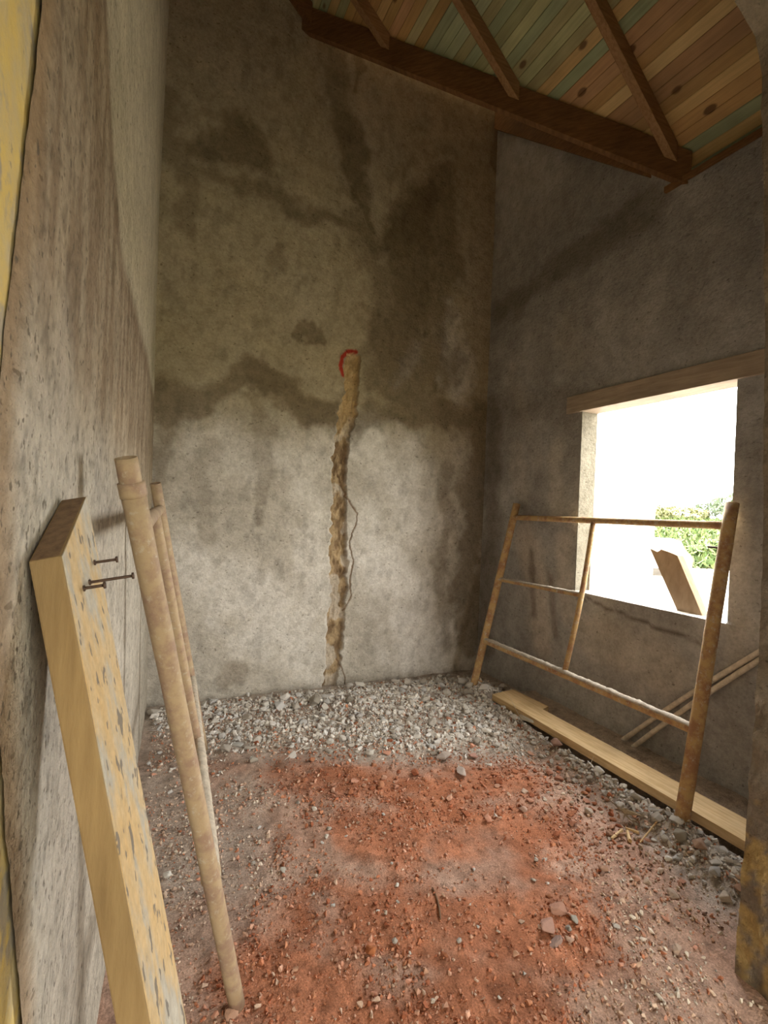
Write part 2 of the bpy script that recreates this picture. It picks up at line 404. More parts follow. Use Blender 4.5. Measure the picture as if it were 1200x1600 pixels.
bc = mix(bc, np.array((0.145, 0.108, 0.066)), np.clip(damp, 0, 1) * 0.92)
sc = sstep(0.60, 0.72, fbm(gx * 16, gz * 10, 23, 4)); bc = bc * (1 - 0.16 * sc[..., None])
inner = mix((0.45, 0.34, 0.21), (0.22, 0.15, 0.09), sstep(0.3, 0.7, fbm(gx * 26, gz * 13, 55, 4)))
patch = sstep(0.55, 0.62, fbm(gx * 9, gz * 7, 56, 3)); inner = mix(inner, np.array((0.56, 0.50, 0.43)), patch * 0.8)
topc = sstep(1.9, 2.3, gz); inner = mix(inner, np.array((0.60, 0.44, 0.24)), topc * 0.75)
bc = mix(bc, np.array((0.72, 0.69, 0.66)), (1 - sstep(1.0, 1.30, chd)) * (chs < 0) * sstep(0.2, 0.5, fbm(gz * 9, gx * 9, 3, 2)) * (1 - topc) * 0.8)
bc = mix(bc, inner, chase)
bc = mix(bc, np.array((0.24, 0.16, 0.10)), crack * 0.9)
rp = [tuple(on_back(*p)[[0, 2]]) for p in ((537, 586), (532, 572), (535, 558), (544, 549), (556, 550))]
rm = 1 - sstep(0.010, 0.024, seg_dist(gx, gz, rp) + 0.012 * (fbm(gx * 60, gz * 60, 2, 3) - 0.5))
bc = mix(bc, np.array((0.42, 0.035, 0.022)), rm * (1 - chase) * 0.95)
zcap = np.maximum(roof_main(gx), roof_wing(np.full_like(gx, Y_B))) + 0.18
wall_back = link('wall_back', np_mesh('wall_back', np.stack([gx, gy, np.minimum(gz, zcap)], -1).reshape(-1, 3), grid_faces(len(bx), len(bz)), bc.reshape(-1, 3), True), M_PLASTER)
tag(wall_back, kind='structure')

# ------------------------------------------------------------------ left wall: grey plaster, its torn edge, yellow painted wall beyond
edge_z = np.array([-0.2, 0.3, 0.753, 1.069, 1.299, 1.545, 1.692, 1.993, 2.6, 6.5]); edge_y = np.array([0.86, 0.84, 0.79, 0.680, 0.630, 0.616, 0.650, 0.715, 0.80, 0.85])
NY = 250; lz = np.concatenate([np.arange(-0.12, 2.9, 0.0125), np.arange(2.9, 6.31, 0.04)])
uu = np.linspace(0, 1, NY) ** 1.25
gu, gz = np.meshgrid(uu, lz, indexing='ij')
ey = np.interp(gz, edge_z, edge_y) + 0.009 * (fbm(gz * 38, gz * 0, 61, 4, 0.65) - 0.5)
gy = ey + gu * (3.85 - ey)
corner = np.interp(gz, [-0.1, 2.1, 3.5, 5.0], [-0.012, -0.035, -0.042, -0.024])
gx = LA + LB * gy + (corner - (LA + LB * Y_B)) * sstep(2.6, 3.8, gy)
gx = gx + 0.008 * (fbm(gy * 1.6, gz * 1.4, 62, 3) - 0.5) + 0.0035 * (fbm(gy * 16, gz * 16, 63, 4) - 0.5) - 0.006 * (1 - sstep(0, 0.02, gu))
d_curve = gz - np.interp(gy, [0.6, 1.12, 1.31, 1.5, 2.0, 3.3, 3.9], [3.05, 2.41, 2.22, 2.10, 2.09, 2.13, 2.15])
smooth_ = sstep(-0.05, 0.06, d_curve + 0.08 * (fbm(gy * 5, gz * 3, 64, 3) - 0.5))
lc = mix((0.38, 0.315, 0.225), (0.47, 0.395, 0.295), fbm(gy * 6, gz * 1.6, 65, 5))
streak = sstep(0.50, 0.66, fbm(gy * 11, gz * 1.7, 66, 4)) * (1 - sstep(1.4, 1.1, gz)) ; lc = mix(lc, np.array((0.24, 0.175, 0.115)), (0.35 + 0.65 * sstep(0.42, 0.6, fbm(gy * 22, gz * 3.0, 67, 5, 0.6))) * 0.8 * sstep(1.45, 1.75, gz + 0.3 * (fbm(gy * 7, gz * 5, 660, 3) - .5)))
lc = mix(lc, np.array((0.55, 0.51, 0.39)), smooth_ * 0.85)
lc = mix(lc, np.array((0.24, 0.175, 0.12)), np.exp(-((d_curve + .03) / 0.045) ** 2) * 0.55)
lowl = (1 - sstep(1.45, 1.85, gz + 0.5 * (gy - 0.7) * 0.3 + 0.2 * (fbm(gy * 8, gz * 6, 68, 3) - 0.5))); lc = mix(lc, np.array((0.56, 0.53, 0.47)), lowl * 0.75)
pit = sstep(0.58, 0.68, fbm(gy * 62, gz * 50, 69, 3)); lc = lc * (1 - 0.28 * pit * (1 - smooth_))[..., None]
lc = mix(lc, np.array((0.30, 0.20, 0.11)), (1 - sstep(0.004, 0.02, gu)) * 0.7)
zc = np.minimum(gz, roof_main(gx) + 0.18)
wall_left = link('wall_left', np_mesh('wall_left', np.stack([gx, gy, zc], -1).reshape(-1, 3), grid_faces(NY, len(lz)), lc.reshape(-1, 3), True), M_LEFT)
tag(wall_left, kind='structure')
bm = bmesh.new()
prism(bm, [(-0.40, -2.6, -0.2), (-0.182, -2.6, -0.2), (-0.146, 0.95, -0.2), (-0.40, 0.95, -0.2)], [(-0.40, -2.6, 6.2), (-0.182, -2.6, 6.2), (-0.146, 0.95, 6.2), (-0.40, 0.95, 6.2)])
tag(bm_obj('wall_doorway_side', bm, M_YELLOW), kind='structure')
bm = bmesh.new()
prism(bm, [(-0.40, 0.95, -0.2), (-0.14, 0.95, -0.2), (-0.06, 3.98, -0.2), (-0.40, 3.98, -0.2)], [(-0.40, 0.95, 6.2), (-0.155, 0.95, 6.2), (-0.085, 3.98, 6.2), (-0.40, 3.98, 6.2)])
M_CORE = mat_simple('wall_core', (0.32, 0.28, 0.24), 0.95)
tag(bm_obj('wall_left_core', bm, M_CORE), kind='structure')

# ------------------------------------------------------------------ right wall with the window opening
WY0, WY1, WZ0, WZ1, WT = 1.600, 2.640, 0.915, 2.195, 0.15
ry = np.unique(np.concatenate([np.arange(0.60, 3.92, 0.022), [WY0, WY1]])); rz = np.unique(np.concatenate([np.arange(-0.15, 5.4, 0.022), [WZ0, WZ1]]))
gy, gz = np.meshgrid(ry, rz, indexing='ij')
gx = X_R + 0.010 * (fbm(gy * 1.5, gz * 1.5, 71, 3) - 0.5) + 0.004 * (fbm(gy * 9, gz * 9, 72, 3) - 0.5) - 0.012 * np.exp(-((WZ0 - gz) / 0.05) ** 2) * ((gy > WY0 - 0.1) & (gy < WY1 + 0.1)) * (gz < WZ0 + 0.001)
cyc, czc = (ry[:-1] + ry[1:]) / 2, (rz[:-1] + rz[1:]) / 2
keep = ~(((cyc[:, None] > WY0) & (cyc[:, None] < WY1)) & ((czc[None] > WZ0) & (czc[None] < WZ1)))
topr = np.where(gy < Y_V, Z_E, roof_wing(gy) + 0.15)
rc = mix((0.32, 0.305, 0.285), (0.44, 0.425, 0.405), sstep(0.3, 0.7, fbm(gy * 2.6, gz * 1.9, 73, 5)))
def rblob(pts, rpx, seed, edge=0.3, soft=1.3):
    w = [tuple(on_right(*p)[[1, 2]]) for p in pts]; p0 = pts[0]
    s = np.hypot(*(on_right(p0[0], p0[1] + rpx) - on_right(*p0))[[1, 2]])
    return 1 - sstep(edge, soft, seg_dist(gy, gz, w) / s + (fbm(gy * 5 + seed, gz * 5, seed, 5, 0.6) - 0.5) * 1.3)
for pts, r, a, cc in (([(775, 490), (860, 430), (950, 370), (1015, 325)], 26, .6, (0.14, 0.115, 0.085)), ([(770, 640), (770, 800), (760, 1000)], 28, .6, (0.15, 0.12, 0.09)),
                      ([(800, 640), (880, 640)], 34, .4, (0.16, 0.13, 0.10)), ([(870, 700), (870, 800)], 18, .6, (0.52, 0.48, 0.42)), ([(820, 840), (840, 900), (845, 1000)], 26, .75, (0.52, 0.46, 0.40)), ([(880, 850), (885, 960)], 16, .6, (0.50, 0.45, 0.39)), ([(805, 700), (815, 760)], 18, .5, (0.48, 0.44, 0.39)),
                      ([(830, 860), (835, 960)], 8, .6, (0.17, 0.13, 0.10)), ([(860, 900), (868, 990)], 8, .5, (0.17, 0.13, 0.10)), ([(880, 520), (900, 560)], 30, .4, (0.40, 0.36, 0.30)),
                      ([(930, 1000), (1040, 1040)], 40, .6, (0.48, 0.425, 0.36)), ([(1150, 1050), (1160, 980)], 25, .4, (0.46, 0.42, 0.36)), ([(800, 580), (840, 720)], 15, .35, (0.40, 0.36, 0.31))):
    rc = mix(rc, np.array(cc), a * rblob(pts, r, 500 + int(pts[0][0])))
ck = seg_dist(gy + 0.01 * (fbm(gz * 30, gy * 30, 4, 2) - 0.5), gz + 0.03 * (fbm(gy * 14, gy * 0, 6, 3) - 0.5), [tuple(on_right(*p)[[1, 2]]) for p in ((905, 932), (935, 942), (990, 965), (1040, 985), (1100, 1005))])
rc = mix(rc, np.array((0.09, 0.07, 0.05)), (1 - sstep(0.004, 0.016, ck)) * 0.75)
rV = np.stack([gx, gy, np.minimum(gz, topr)], -1).reshape(-1, 3); rF = grid_faces(len(ry), len(rz), keep); rC = (rc * np.array((1.02, 1.05, 1.10))).reshape(-1, 3)
# reveals, sill and outside face joined on
extraV, extraF, extraC = [], [], []
def q4(pts, cc):
    n = len(rV) + len(extraV); extraV.extend(pts); extraC.extend([cc] * 4); extraF.append((n, n + 1, n + 2, n + 3))
xi, xo = X_R, X_R + WT
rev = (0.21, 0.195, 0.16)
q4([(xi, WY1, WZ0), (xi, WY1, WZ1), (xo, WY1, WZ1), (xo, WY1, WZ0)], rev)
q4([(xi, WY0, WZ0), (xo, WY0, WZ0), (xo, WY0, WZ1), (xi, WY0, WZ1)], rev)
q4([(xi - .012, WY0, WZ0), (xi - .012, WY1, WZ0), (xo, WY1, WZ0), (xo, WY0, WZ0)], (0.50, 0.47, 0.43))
for (y0, y1, z0, z1) in ((0.6, WY0, -.6, 3.42), (WY1, 3.95, -.6, 3.42), (WY0, WY1, -.6, WZ0), (WY0, WY1, WZ1, 3.42)):
    q4([(xo, y0, z0), (xo, y0, z1), (xo, y1, z1), (xo, y1, z0)], (0.45, 0.41, 0.36))
q4([(xo, Y_V, 3.42), (xo, Y_V + .001, 3.42), (xo, 3.95, roof_wing(3.95) + .15), (xo, 3.95, 3.42)], (0.45, 0.41, 0.36))
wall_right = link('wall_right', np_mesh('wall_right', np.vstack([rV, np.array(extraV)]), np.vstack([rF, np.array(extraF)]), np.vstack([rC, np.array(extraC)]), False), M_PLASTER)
tag(wall_right, kind='structure')
bm = bmesh.new(); box(bm, (X_R - 0.022, 1.22, WZ1), (X_R + WT - 0.002, 2.775, WZ1 + 0.125), 0.004)
tag(bm_obj('trim_1', bm, M_LINTEL, origin=(X_R, 2.0, WZ1)), kind='structure')
bm = bmesh.new(); box(bm, (X_R + 0.125, WY1 - 0.012, WZ0), (X_R + 0.15, WY1 + 0.0, WZ0 + 0.46), 0.002)
tag(bm_obj('trim_2', bm, M_STICK, origin=(X_R + .13, WY1, WZ0)), kind='structure')

# ------------------------------------------------------------------ near wall with the doorway the picture is taken through
jz = np.array([-0.15, 0.0, 0.465, 0.942, 1.172, 1.486, 2.102, 2.849, 2.958, 3.03]); jx = np.array([1.74, 1.746, 1.774, 1.802, 1.809, 1.793, 1.757, 1.683, 1.64, 1.50])
zz = np.arange(-0.12, 3.03, 0.015)
jd = np.linspace(0, 0.45, 36)
gzz, gdd = np.meshgrid(zz, jd, indexing='ij')
jy = 0.95 - gdd
jxx = np.interp(gzz, jz, jx) + 0.020 * (fbm(gzz * 16, gdd * 16, 41, 4) - 0.5) - 0.10 * gdd
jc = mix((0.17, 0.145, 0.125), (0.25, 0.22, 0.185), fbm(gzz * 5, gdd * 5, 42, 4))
yl = (1 - sstep(0.50, 0.62, gzz + 0.16 * (fbm(gzz * 9, gdd * 9, 43, 3) - 0.5))) * sstep(0.50, 0.64, fbm(gzz * 12, gdd * 16, 44, 5, 0.6))
jc = mix(jc, np.array((0.44, 0.32, 0.13)), yl * 0.75)
jf = grid_faces(len(zz), len(jd))
V1 = np.stack([jxx, jy, gzz], -1).reshape(-1, 3); C1 = jc.reshape(-1, 3)
# inner face of the near wall (faces the room) and outer face, from jamb to the right wall
ew = np.linspace(0, 1, 12)
def sheet(yv, e):
    g1, g2 = np.meshgrid(zz, ew, indexing='ij'); ex = jxx[:, e][:, None]
    return np.stack([ex + (2.9 - ex) * g2, np.full_like(g1, yv), g1], -1).reshape(-1, 3), grid_faces(len(zz), len(ew))
V2, f2 = sheet(0.95, 0); V3, f3 = sheet(0.50, -1)
VV = np.vstack([V1, V2, V3]); FF = np.vstack([jf, f2 + len(V1), f3 + len(V1) + len(V2)])
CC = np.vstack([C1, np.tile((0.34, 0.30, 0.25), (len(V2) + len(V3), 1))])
tag(link('wall_near', np_mesh('wall_near', VV, FF, CC, False), M_PLASTER), kind='structure')
bm = bmesh.new(); box(bm, (-0.40, 0.50, 3.03), (2.9, 0.95, 6.2))
tag(bm_obj('wall_over_doorway', bm, M_CORE), kind='structure')

# unseen second room, added to limit the daylight coming in from behind the camera
bm = bmesh.new(); box(bm, (-0.40, -2.75, -0.2), (0.45, -2.6, 3.4)); box(bm, (2.25, -2.75, -0.2), (3.4, -2.6, 3.4)); box(bm, (0.45, -2.75, 2.3), (2.25, -2.6, 3.4))
tag(bm_obj('wall_added_behind', bm, M_CORE), kind='structure')
bm = bmesh.new(); box(bm, (3.25, -2.75, -0.2), (3.4, 0.95, 3.4)); tag(bm_obj('wall_added_room', bm, M_CORE), kind='structure')
bm = bmesh.new(); box(bm, (-0.40, -2.75, 3.4), (3.4, 0.50, 3.5)); tag(bm_obj('ceiling_added_room', bm, M_CORE), kind='structure')
bm = bmesh.new(); box(bm, (2.88, 0.50, -0.2), (3.4, 0.95, 3.4)); box(bm, (2.84, -2.75, -0.2), (3.4, 0.95, -0.02)); tag(bm_obj('wall_near_return', bm, M_CORE), kind='structure')

# ------------------------------------------------------------------ roof boards
GREEN = [(0.47, 0.50, 0.28), (0.43, 0.50, 0.32), (0.52, 0.50, 0.28), (0.40, 0.48, 0.30)]
TANB = [(0.66, 0.48, 0.23), (0.62, 0.43, 0.19), (0.56, 0.37, 0.17), (0.70, 0.53, 0.27)]
BRN = [(0.52, 0.33, 0.18), (0.46, 0.29, 0.16), (0.56, 0.36, 0.20)]
def board_col(x):
    r = random.random()
    if x > 2.74: pal = GREEN if r < .5 else TANB
    elif x > 2.24: pal = (TANB + BRN) if x < 2.52 else TANB
    elif x > 1.50: pal = GREEN if r < .88 else TANB[:2]
    elif x > 1.15: pal = TANB[:3] + BRN[:1]
    else: pal = GREEN if r < .6 else TANB
    c = np.array(random.choice(pal)); return c * random.uniform(0.74, 1.12)
bv, bf, bcl = [], [], []
def add_hex(p8, c):
    n = len(bv); bv.extend(p8); bcl.extend([c] * 8)
    for q in ((0, 1, 2, 3), (7, 6, 5, 4), (0, 4, 5, 1), (1, 5, 6, 2), (2, 6, 7, 3), (3, 7, 4, 0)): bf.append([n + k for k in q])
step = 0.0495
x = X_R + 0.38
while x > -0.45:
    x1 = x - step + 0.003
    def zt(xx): return roof_main(xx) + BOARD_OFF
    ya = 0.5
    def ye(xx): return min(3.98, Y_V + max(0.0, X_R - xx) + (0.05 if xx < X_R else 0.0)) if xx < X_R + 0.0 else Y_V + 0.02
    yb0, yb1 = ye(x), ye(x1)
    c = board_col((x + x1) / 2)
    b_ = [(x, ya, zt(x)), (x, yb0, zt(x)), (x1, yb1, zt(x1)), (x1, ya, zt(x1))]
    add_hex(b_ + [(p[0], p[1], p[2] + 0.022) for p in b_], c)
    g_ = [(x1, ya, zt(x1) + .006), (x1, yb1, zt(x1) + .006), (x1 - 0.003, yb1, zt(x1) + .0075), (x1 - 0.003, ya, zt(x1) + .0075)]
    add_hex(g_ + [(p[0], p[1], p[2] + 0.014) for p in g_], c * 0.3)
    x -= step
y = Y_V
while y < 3.98:
    y1 = min(y + 0.1, 3.98); c = board_col(2.4)
    xa0, xa1 = X_R - (y - Y_V), X_R - (y1 - Y_V)
    def zw(yy): return roof_wing(yy) + BOARD_OFF + 0.005
    b_ = [(xa0, y, zw(y)), (3.15, y, zw(y)), (3.15, y1, zw(y1)), (xa1, y1, zw(y1))]
    add_hex(b_ + [(p[0], p[1], p[2] + 0.022) for p in b_], c)
    y = y1
M_BOARD, nt, b = newmat('ceiling_boards')
c = attr_col(nt)
c = mul_noise(nt, c, 5, 0.84, 1.12, detail=7, stretch=(14, 0.7, 14))
c = mul_noise(nt, c, 2.5, 0.8, 1.15, detail=3)
vo = N(nt, 'ShaderNodeTexVoronoi', feature='F1'); vo.inputs['Scale'].default_value = 5.6
tc = N(nt, 'ShaderNodeTexCoord'); mp = N(nt, 'ShaderNodeMapping'); mp.inputs['Scale'].default_value = (1.0, 0.55, 1.0); nt.links.new(tc.outputs['Object'], mp.inputs['Vector']); nt.links.new(mp.outputs[0], vo.inputs['Vector'])
c = mixc(nt, c, (0.12, 0.06, 0.03), ramp(nt, vo.outputs['Distance'], [(0.09, (0.85,) * 3), (0.13, (0, 0, 0))]))
nt.links.new(c, b.inputs['Base Color']); b.inputs['Roughness'].default_value = 0.7; b.inputs['Specular IOR Level'].default_value = 0.25
ceiling = link('ceiling', np_mesh('ceiling', np.array(bv), np.array(bf), np.array(bcl)), M_BOARD)
tag(ceiling, kind='structure')
M_SHEET = mat_simple('roof_sheet', (0.3, 0.3, 0.32), 0.6)
bm = bmesh.new()
prism(bm, [(3.15, 0.5, roof_main(3.15) + .23), (3.15, Y_V, roof_main(3.15) + .23), (X_R, Y_V, Z_E + .23), (-0.5, Y_V + 3.245, roof_main(-.5) + .23), (-0.5, 0.5, roof_main(-.5) + .23)],
      [(3.15, 0.5, roof_main(3.15) + .25), (3.15, Y_V, roof_main(3.15) + .25), (X_R, Y_V, Z_E + .25), (-0.5, Y_V + 3.245, roof_main(-.5) + .25), (-0.5, 0.5, roof_main(-.5) + .25)])
prism(bm, [(3.15, Y_V, Z_E + .235), (X_R, Y_V, Z_E + .235), (X_R - 2.1, Y_V + 2.1, roof_wing(Y_V + 2.1) + .235), (3.15, Y_V + 2.1, roof_wing(Y_V + 2.1) + .235)],
      [(3.15, Y_V, Z_E + .255), (X_R, Y_V, Z_E + .255), (X_R - 2.1, Y_V + 2.1, roof_wing(Y_V + 2.1) + .255), (3.15, Y_V + 2.1, roof_wing(Y_V + 2.1) + .255)])
tag(bm_obj('ceiling_roof_sheet', bm, M_SHEET), kind='structure')

# ------------------------------------------------------------------ roof timbers
def rafter(s, label, off=0.085, w=0.05):
    yc = Y_V + s; xa = X_R - s - 0.012; xb = -0.35
    def pts(xx): z = roof_main(xx); return [(xx, yc - w / 2, z + off), (xx, yc + w / 2, z + off), (xx, yc + w / 2, z + BOARD_OFF - 0.002), (xx, yc - w / 2, z + BOARD_OFF - 0.002)]
    bm = bmesh.new(); prism(bm, pts(xa), pts(xb), 0.003)
    o = bm_obj('roof_rafter', bm, M_RAFTER, origin=(xa, yc, roof_main(xa) + off))
    return tag(o, label, 'rafter')
rafter(0.03, 'brown jack rafter running up from the foot of the valley beam, at the right wall')
rafter(0.68, 'brown jack rafter meeting the valley beam halfway up, under green boards')
rafter(1.33, 'dark brown jack rafter meeting the valley beam high up near the back wall')
d45 = np.array([-1, 1, 0]) / math.sqrt(2); n45 = np.array([1, 1, 0]) / math.sqrt(2) * 0.025
def vp(s, h): return np.array([X_R - s, Y_V + s, Z_E + TAN * s + h])
bm = bmesh.new()
prism(bm, [vp(-0.03, 0) - n45, vp(-0.03, 0) + n45, vp(-0.03, .195) + n45, vp(-0.03, .195) - n45], [vp(1.84, 0) - n45, vp(1.84, 0) + n45, vp(1.84, .195) + n45, vp(1.84, .195) - n45], 0.003)
tag(bm_obj('valley_rafter', bm, M_VALLEY, origin=vp(0, 0)), 'dark brown valley beam running diagonally from right wall to back wall', 'beam')
def wing(y, h, x): return (x, y, roof_wing(y) + h)
bm = bmesh.new()
prism(bm, [wing(2.16, -.03, 2.69), wing(2.16, -.03, 2.74), wing(2.16, .19, 2.74), wing(2.16, .19, 2.69)], [wing(3.77, -.10, 2.69), wing(3.77, -.10, 2.74), wing(3.77, .19, 2.74), wing(3.77, .19, 2.69)], 0.003)
tag(bm_obj('gable_rafter', bm, M_VALLEY, origin=wing(2.16, 0, 2.7)), 'brown rafter lying against the right wall below the valley beam', 'rafter')
def mn(x, h, y): return (x, y, roof_main(x) + h)
bm = bmesh.new()
prism(bm, [mn(0.95, .03, 3.70), mn(0.95, .03, 3.75), mn(0.95, .195, 3.75), mn(0.95, .195, 3.70)], [mn(-.1, .03, 3.70), mn(-.1, .03, 3.75), mn(-.1, .195, 3.75), mn(-.1, .195, 3.70)], 0.003)
tag(bm_obj('wall_rafter', bm, M_VALLEY, origin=mn(0.95, .03, 3.7)), 'nearly black rafter along the top of the back wall, above the valley beam end', 'rafter')
bm = bmesh.new(); box(bm, (X_R - 0.02, 0.96, Z_E), (X_R + 0.12, Y_V + 0.1, Z_E + 0.035), 0.003)
tag(bm_obj('wall_plate', bm, M_VALLEY, origin=(X_R, 1.5, Z_E)), 'thin brown wall plate on top of the right wall under the eave', 'wall plate')
bm = bmesh.new(); box(bm, (X_R + 0.10, 0.9, Z_E + 0.03), (X_R + 0.13, 3.9, Z_E + 0.22))
tag(bm_obj('trim_3', bm, M_CORE), kind='structure')

# ------------------------------------------------------------------ shuttering plank on the left wall, with nails
A = np.array([-0.101, 0.700, 1.378]); Bq = np.array([0.183, 0.555, 0.0])
ax = (Bq - A) / np.linalg.norm(Bq - A); u = np.array([0.11, 1.0, 0]); u /= np.linalg.norm(u); nn = np.cross(u, ax); nn /= np.linalg.norm(nn)
if nn[0] < 0: nn = -nn
th = 0.034; Wd = 0.175
zt = 0.008
def at_z(p, z): return p + ax * ((z - p[2]) / ax[2])
t0, t1 = A, A + u * Wd - ax * 0.075
lo0, lo1 = at_z(A, zt), at_z(A + u * Wd, zt)
root = empty('shuttering_plank', tuple((lo0 + lo1) / 2))
tag(root, 'thick concrete-stained wooden plank leaning on left wall, slanted sawn end uppermost', 'plank')
bm = bmesh.new()
prism(bm, [t0, t1, t1 - nn * th, t0 - nn * th], [lo0, lo1, lo1 - nn * th, lo0 - nn * th], 0.0025)
bo = bm_obj('board', bm, M_SHUTTER, root); bo.data.materials.append(M_ENDGRAIN)
for pl in bo.data.polygons:
    if pl.normal.z > 0.5 and pl.area > 0.001: pl.material_index = 1
bm = bmesh.new(); e_ = nn * 0.0012; m_ = u * 0.003
prism(bm, [t0 + m_, t1 - m_, t1 - m_ + e_, t0 + m_ + e_], [lo0 + m_, lo1 - m_, lo1 - m_ + e_, lo0 + m_ + e_])
bm_obj('cement_skin', bm, M_SKIN, root)['label'] = 'blotchy grey and tan cement film with dark flakes'
for (bx_, L_, lab) in (((-0.082, 0.757, 1.33), 0.026, None), ((-0.078, 0.790, 1.333), 0.056, None), ((-0.077, 0.838, 1.355), 0.031, None)):
    q = np.array(bx_); q = q + nn * (((A - q) @ nn)) - nn * 0.012
    dirn = nn + np.array([0, 0, -0.05]); dirn /= np.linalg.norm(dirn)
    bm = bmesh.new(); tube(bm, q, q + dirn * (L_ + 0.012), 0.0021, seg=10, cuts=4)
    tube(bm, q + dirn * (L_ + 0.011), q + dirn * (L_ + 0.0135), 0.0046, seg=12, cuts=1)
    tube(bm, q + dirn * 0.0115, q + dirn * 0.0150, 0.0042, seg=10, cuts=1)
    bm_obj('nail', bm, M_NAIL, root, True)

# ------------------------------------------------------------------ scaffold frames
def crust(a, b, n, r, amt, seed, side=(0, 0, 1)):
    """knobbly ridge of cement left along the top of a rail"""
    bm = bmesh.new(); a = np.array(a, float); b = np.array(b, float); L = np.linalg.norm(b - a); d = (b - a) / L
    w = np.array(side, float); w -= d * (w @ d); w /= np.linalg.norm(w); v = np.cross(d, w); rows = []
    m = int(L / 0.006)
    for k in range(m + 1):
        f = k / m; row = []
        h = 0.25 + 1.1 * float(fbm(np.array(f * L * 16 + seed), np.array(0.3), seed, 3)); h *= min(1, 12 * f + .2, 12 * (1 - f) + .2)
        for q in range(9):
            an = (q / 8 - 0.5) * 2.2
            rr = r * (0.93 + amt * h * math.cos(an * 1.35) * (0.55 + 0.9 * float(vnoise(np.array(f * L * 60), np.array(q * 1.1), seed))))
            row.append(bm.verts.new(tuple(a + d * L * f + (w * math.cos(an) + v * math.sin(an)) * rr)))
        rows.append(row)
    for r0, r1 in zip(rows[:-1], rows[1:]):
        for q in range(8): bm.faces.new((r0[q], r0[q + 1], r1[q + 1], r1[q]))
        bm.faces.new((r0[8], r0[0], r1[0], r1[8]))
    bm.faces.new(rows[0][::-1]); bm.faces.new(rows[-1])
    return bm
def lerp(a, b, f): return np.array(a, float) + (np.array(b, float) - np.array(a, float)) * f
# right frame
nb, fb = np.array([2.237, 1.47, 0.012]), np.array([2.328, 3.255, 0.015]); ntp, ftp = np.array([2.69, 1.569, 1.545]), np.array([2.69, 3.243, 1.53])
root = empty('scaffold_frame', (2.28, 2.3, 0.0))
tag(root, 'rusty yellow tubular scaffold frame leaning against the right wall below the window', 'scaffold frame')
R0 = 0.032
bm = bmesh.new(); tube(bm, nb, ntp, R0, rough=0.05, hollow=0.8); bm_obj('leg', bm, M_TUBE_R, root, True)
bm = bmesh.new(); tube(bm, fb, ftp, R0 * 0.9, rough=0.05, hollow=0.8); bm_obj('leg', bm, M_TUBE_R, root, True)
top_n, top_f = lerp(nb, ntp, 0.925), lerp(fb, ftp, 0.925)
bm = bmesh.new(); tube(bm, top_f, top_n, 0.021, rough=0.06); bm_obj('top_rail', bm, M_TUBE_R, root, True)
low_n, low_f = lerp(nb, ntp, 0.287), lerp(fb, ftp, 0.270)
bm = bmesh.new(); tube(bm, low_f, low_n, 0.024, rough=0.08, cuts=30); o = bm_obj('bottom_rail', bm, M_TUBE_R, root, True)
bm = crust(low_f, low_n, 150, 0.025, 0.34, 4); ob = bm_obj('cement_crust', bm, M_CRUST, None, True, origin=(2.28, 2.3, 0.0)); ob.location = (0, 0, 0); ob.parent = o; ob['label'] = 'grey cement crust along the rail'
br_t, br_b = lerp(top_f, top_n, 0.488), lerp(low_f, low_n, 0.505)
bm = bmesh.new(); tube(bm, br_b, br_t, 0.017, rough=0.06, bow=(0.006, -0.012, 0)); bm_obj('upright', bm, M_TUBE_R, root, True)
md_f, md_b = lerp(fb, ftp, 0.592), lerp(br_b, br_t, 0.505) + np.array([0.003, -0.01, 0])
bm = bmesh.new(); tube(bm, md_f, md_b, 0.0155, rough=0.1); o = bm_obj('middle_rail', bm, M_TUBE_R, root, True)
bm = crust(md_f, md_b, 42, 0.0165, 0.34, 8); ob = bm_obj('cement_crust', bm, M_CRUST, None, True, origin=(2.28, 2.3, 0.0)); ob.location = (0, 0, 0); ob.parent = o
p = lerp(nb, ntp, 0.85); bm = bmesh.new(); tube(bm, p + np.array([0, 0.02, 0]), p + np.array([0, 0.085, 0.0]), 0.006, seg=10, cuts=2); bm_obj('locking_pin', bm, M_NAIL, root, True)
p = lerp(fb, ftp, 0.072); bm = bmesh.new(); tube(bm, p, p + np.array([0.03, -0.055, -0.012]), 0.006, seg=10, cuts=2); bm_obj('locking_pin', bm, M_TUBE_R, root, True)
# left frame
nb, ntp, fb, ftp = np.array([.258, 1.438, 0.008]), np.array([-.054, 1.06, 1.527]), np.array([.299, 3.029, 0.008]), np.array([-.004, 2.62, 1.528])
root = empty('scaffold_frame', (.27, 2.2, 0.0))
tag(root, 'dusty tubular scaffold frame standing beside the shuttering plank against left wall', 'scaffold frame')
bm = bmesh.new(); tube(bm, nb, lerp(nb, ntp, 0.965), 0.0225, rough=0.05); bm_obj('leg', bm, M_TUBE_L, root, True)
o = root
bm = bmesh.new(); tube(bm, lerp(nb, ntp, 0.94), ntp, 0.0205, rough=0.05, hollow=0.8, cuts=6); bm_obj('spigot', bm, M_TUBE_L, root, True)
bm = bmesh.new(); tube(bm, lerp(nb, ntp, 0.952), lerp(nb, ntp, 0.970), 0.0245, rough=0.12, cuts=4); bm_obj('collar', bm, M_TUBE_L, root, True)
bm = bmesh.new(); tube(bm, fb, ftp, 0.025, rough=0.06, hollow=0.8); bm_obj('leg', bm, M_TUBE_L, root, True)
top_n, top_f = lerp(nb, ntp, 0.915), lerp(fb, ftp, 0.918)
bm = bmesh.new(); tube(bm, top_n, top_f, 0.021, rough=0.06); bm_obj('top_rail', bm, M_TUBE_L, root, True)
low_n, low_f = lerp(nb, ntp, 0.315), lerp(fb, ftp, 0.305)
bm = bmesh.new(); tube(bm, low_n, low_f, 0.026, rough=0.10, cuts=26); o = bm_obj('bottom_rail', bm, M_TUBE_L, root, True)
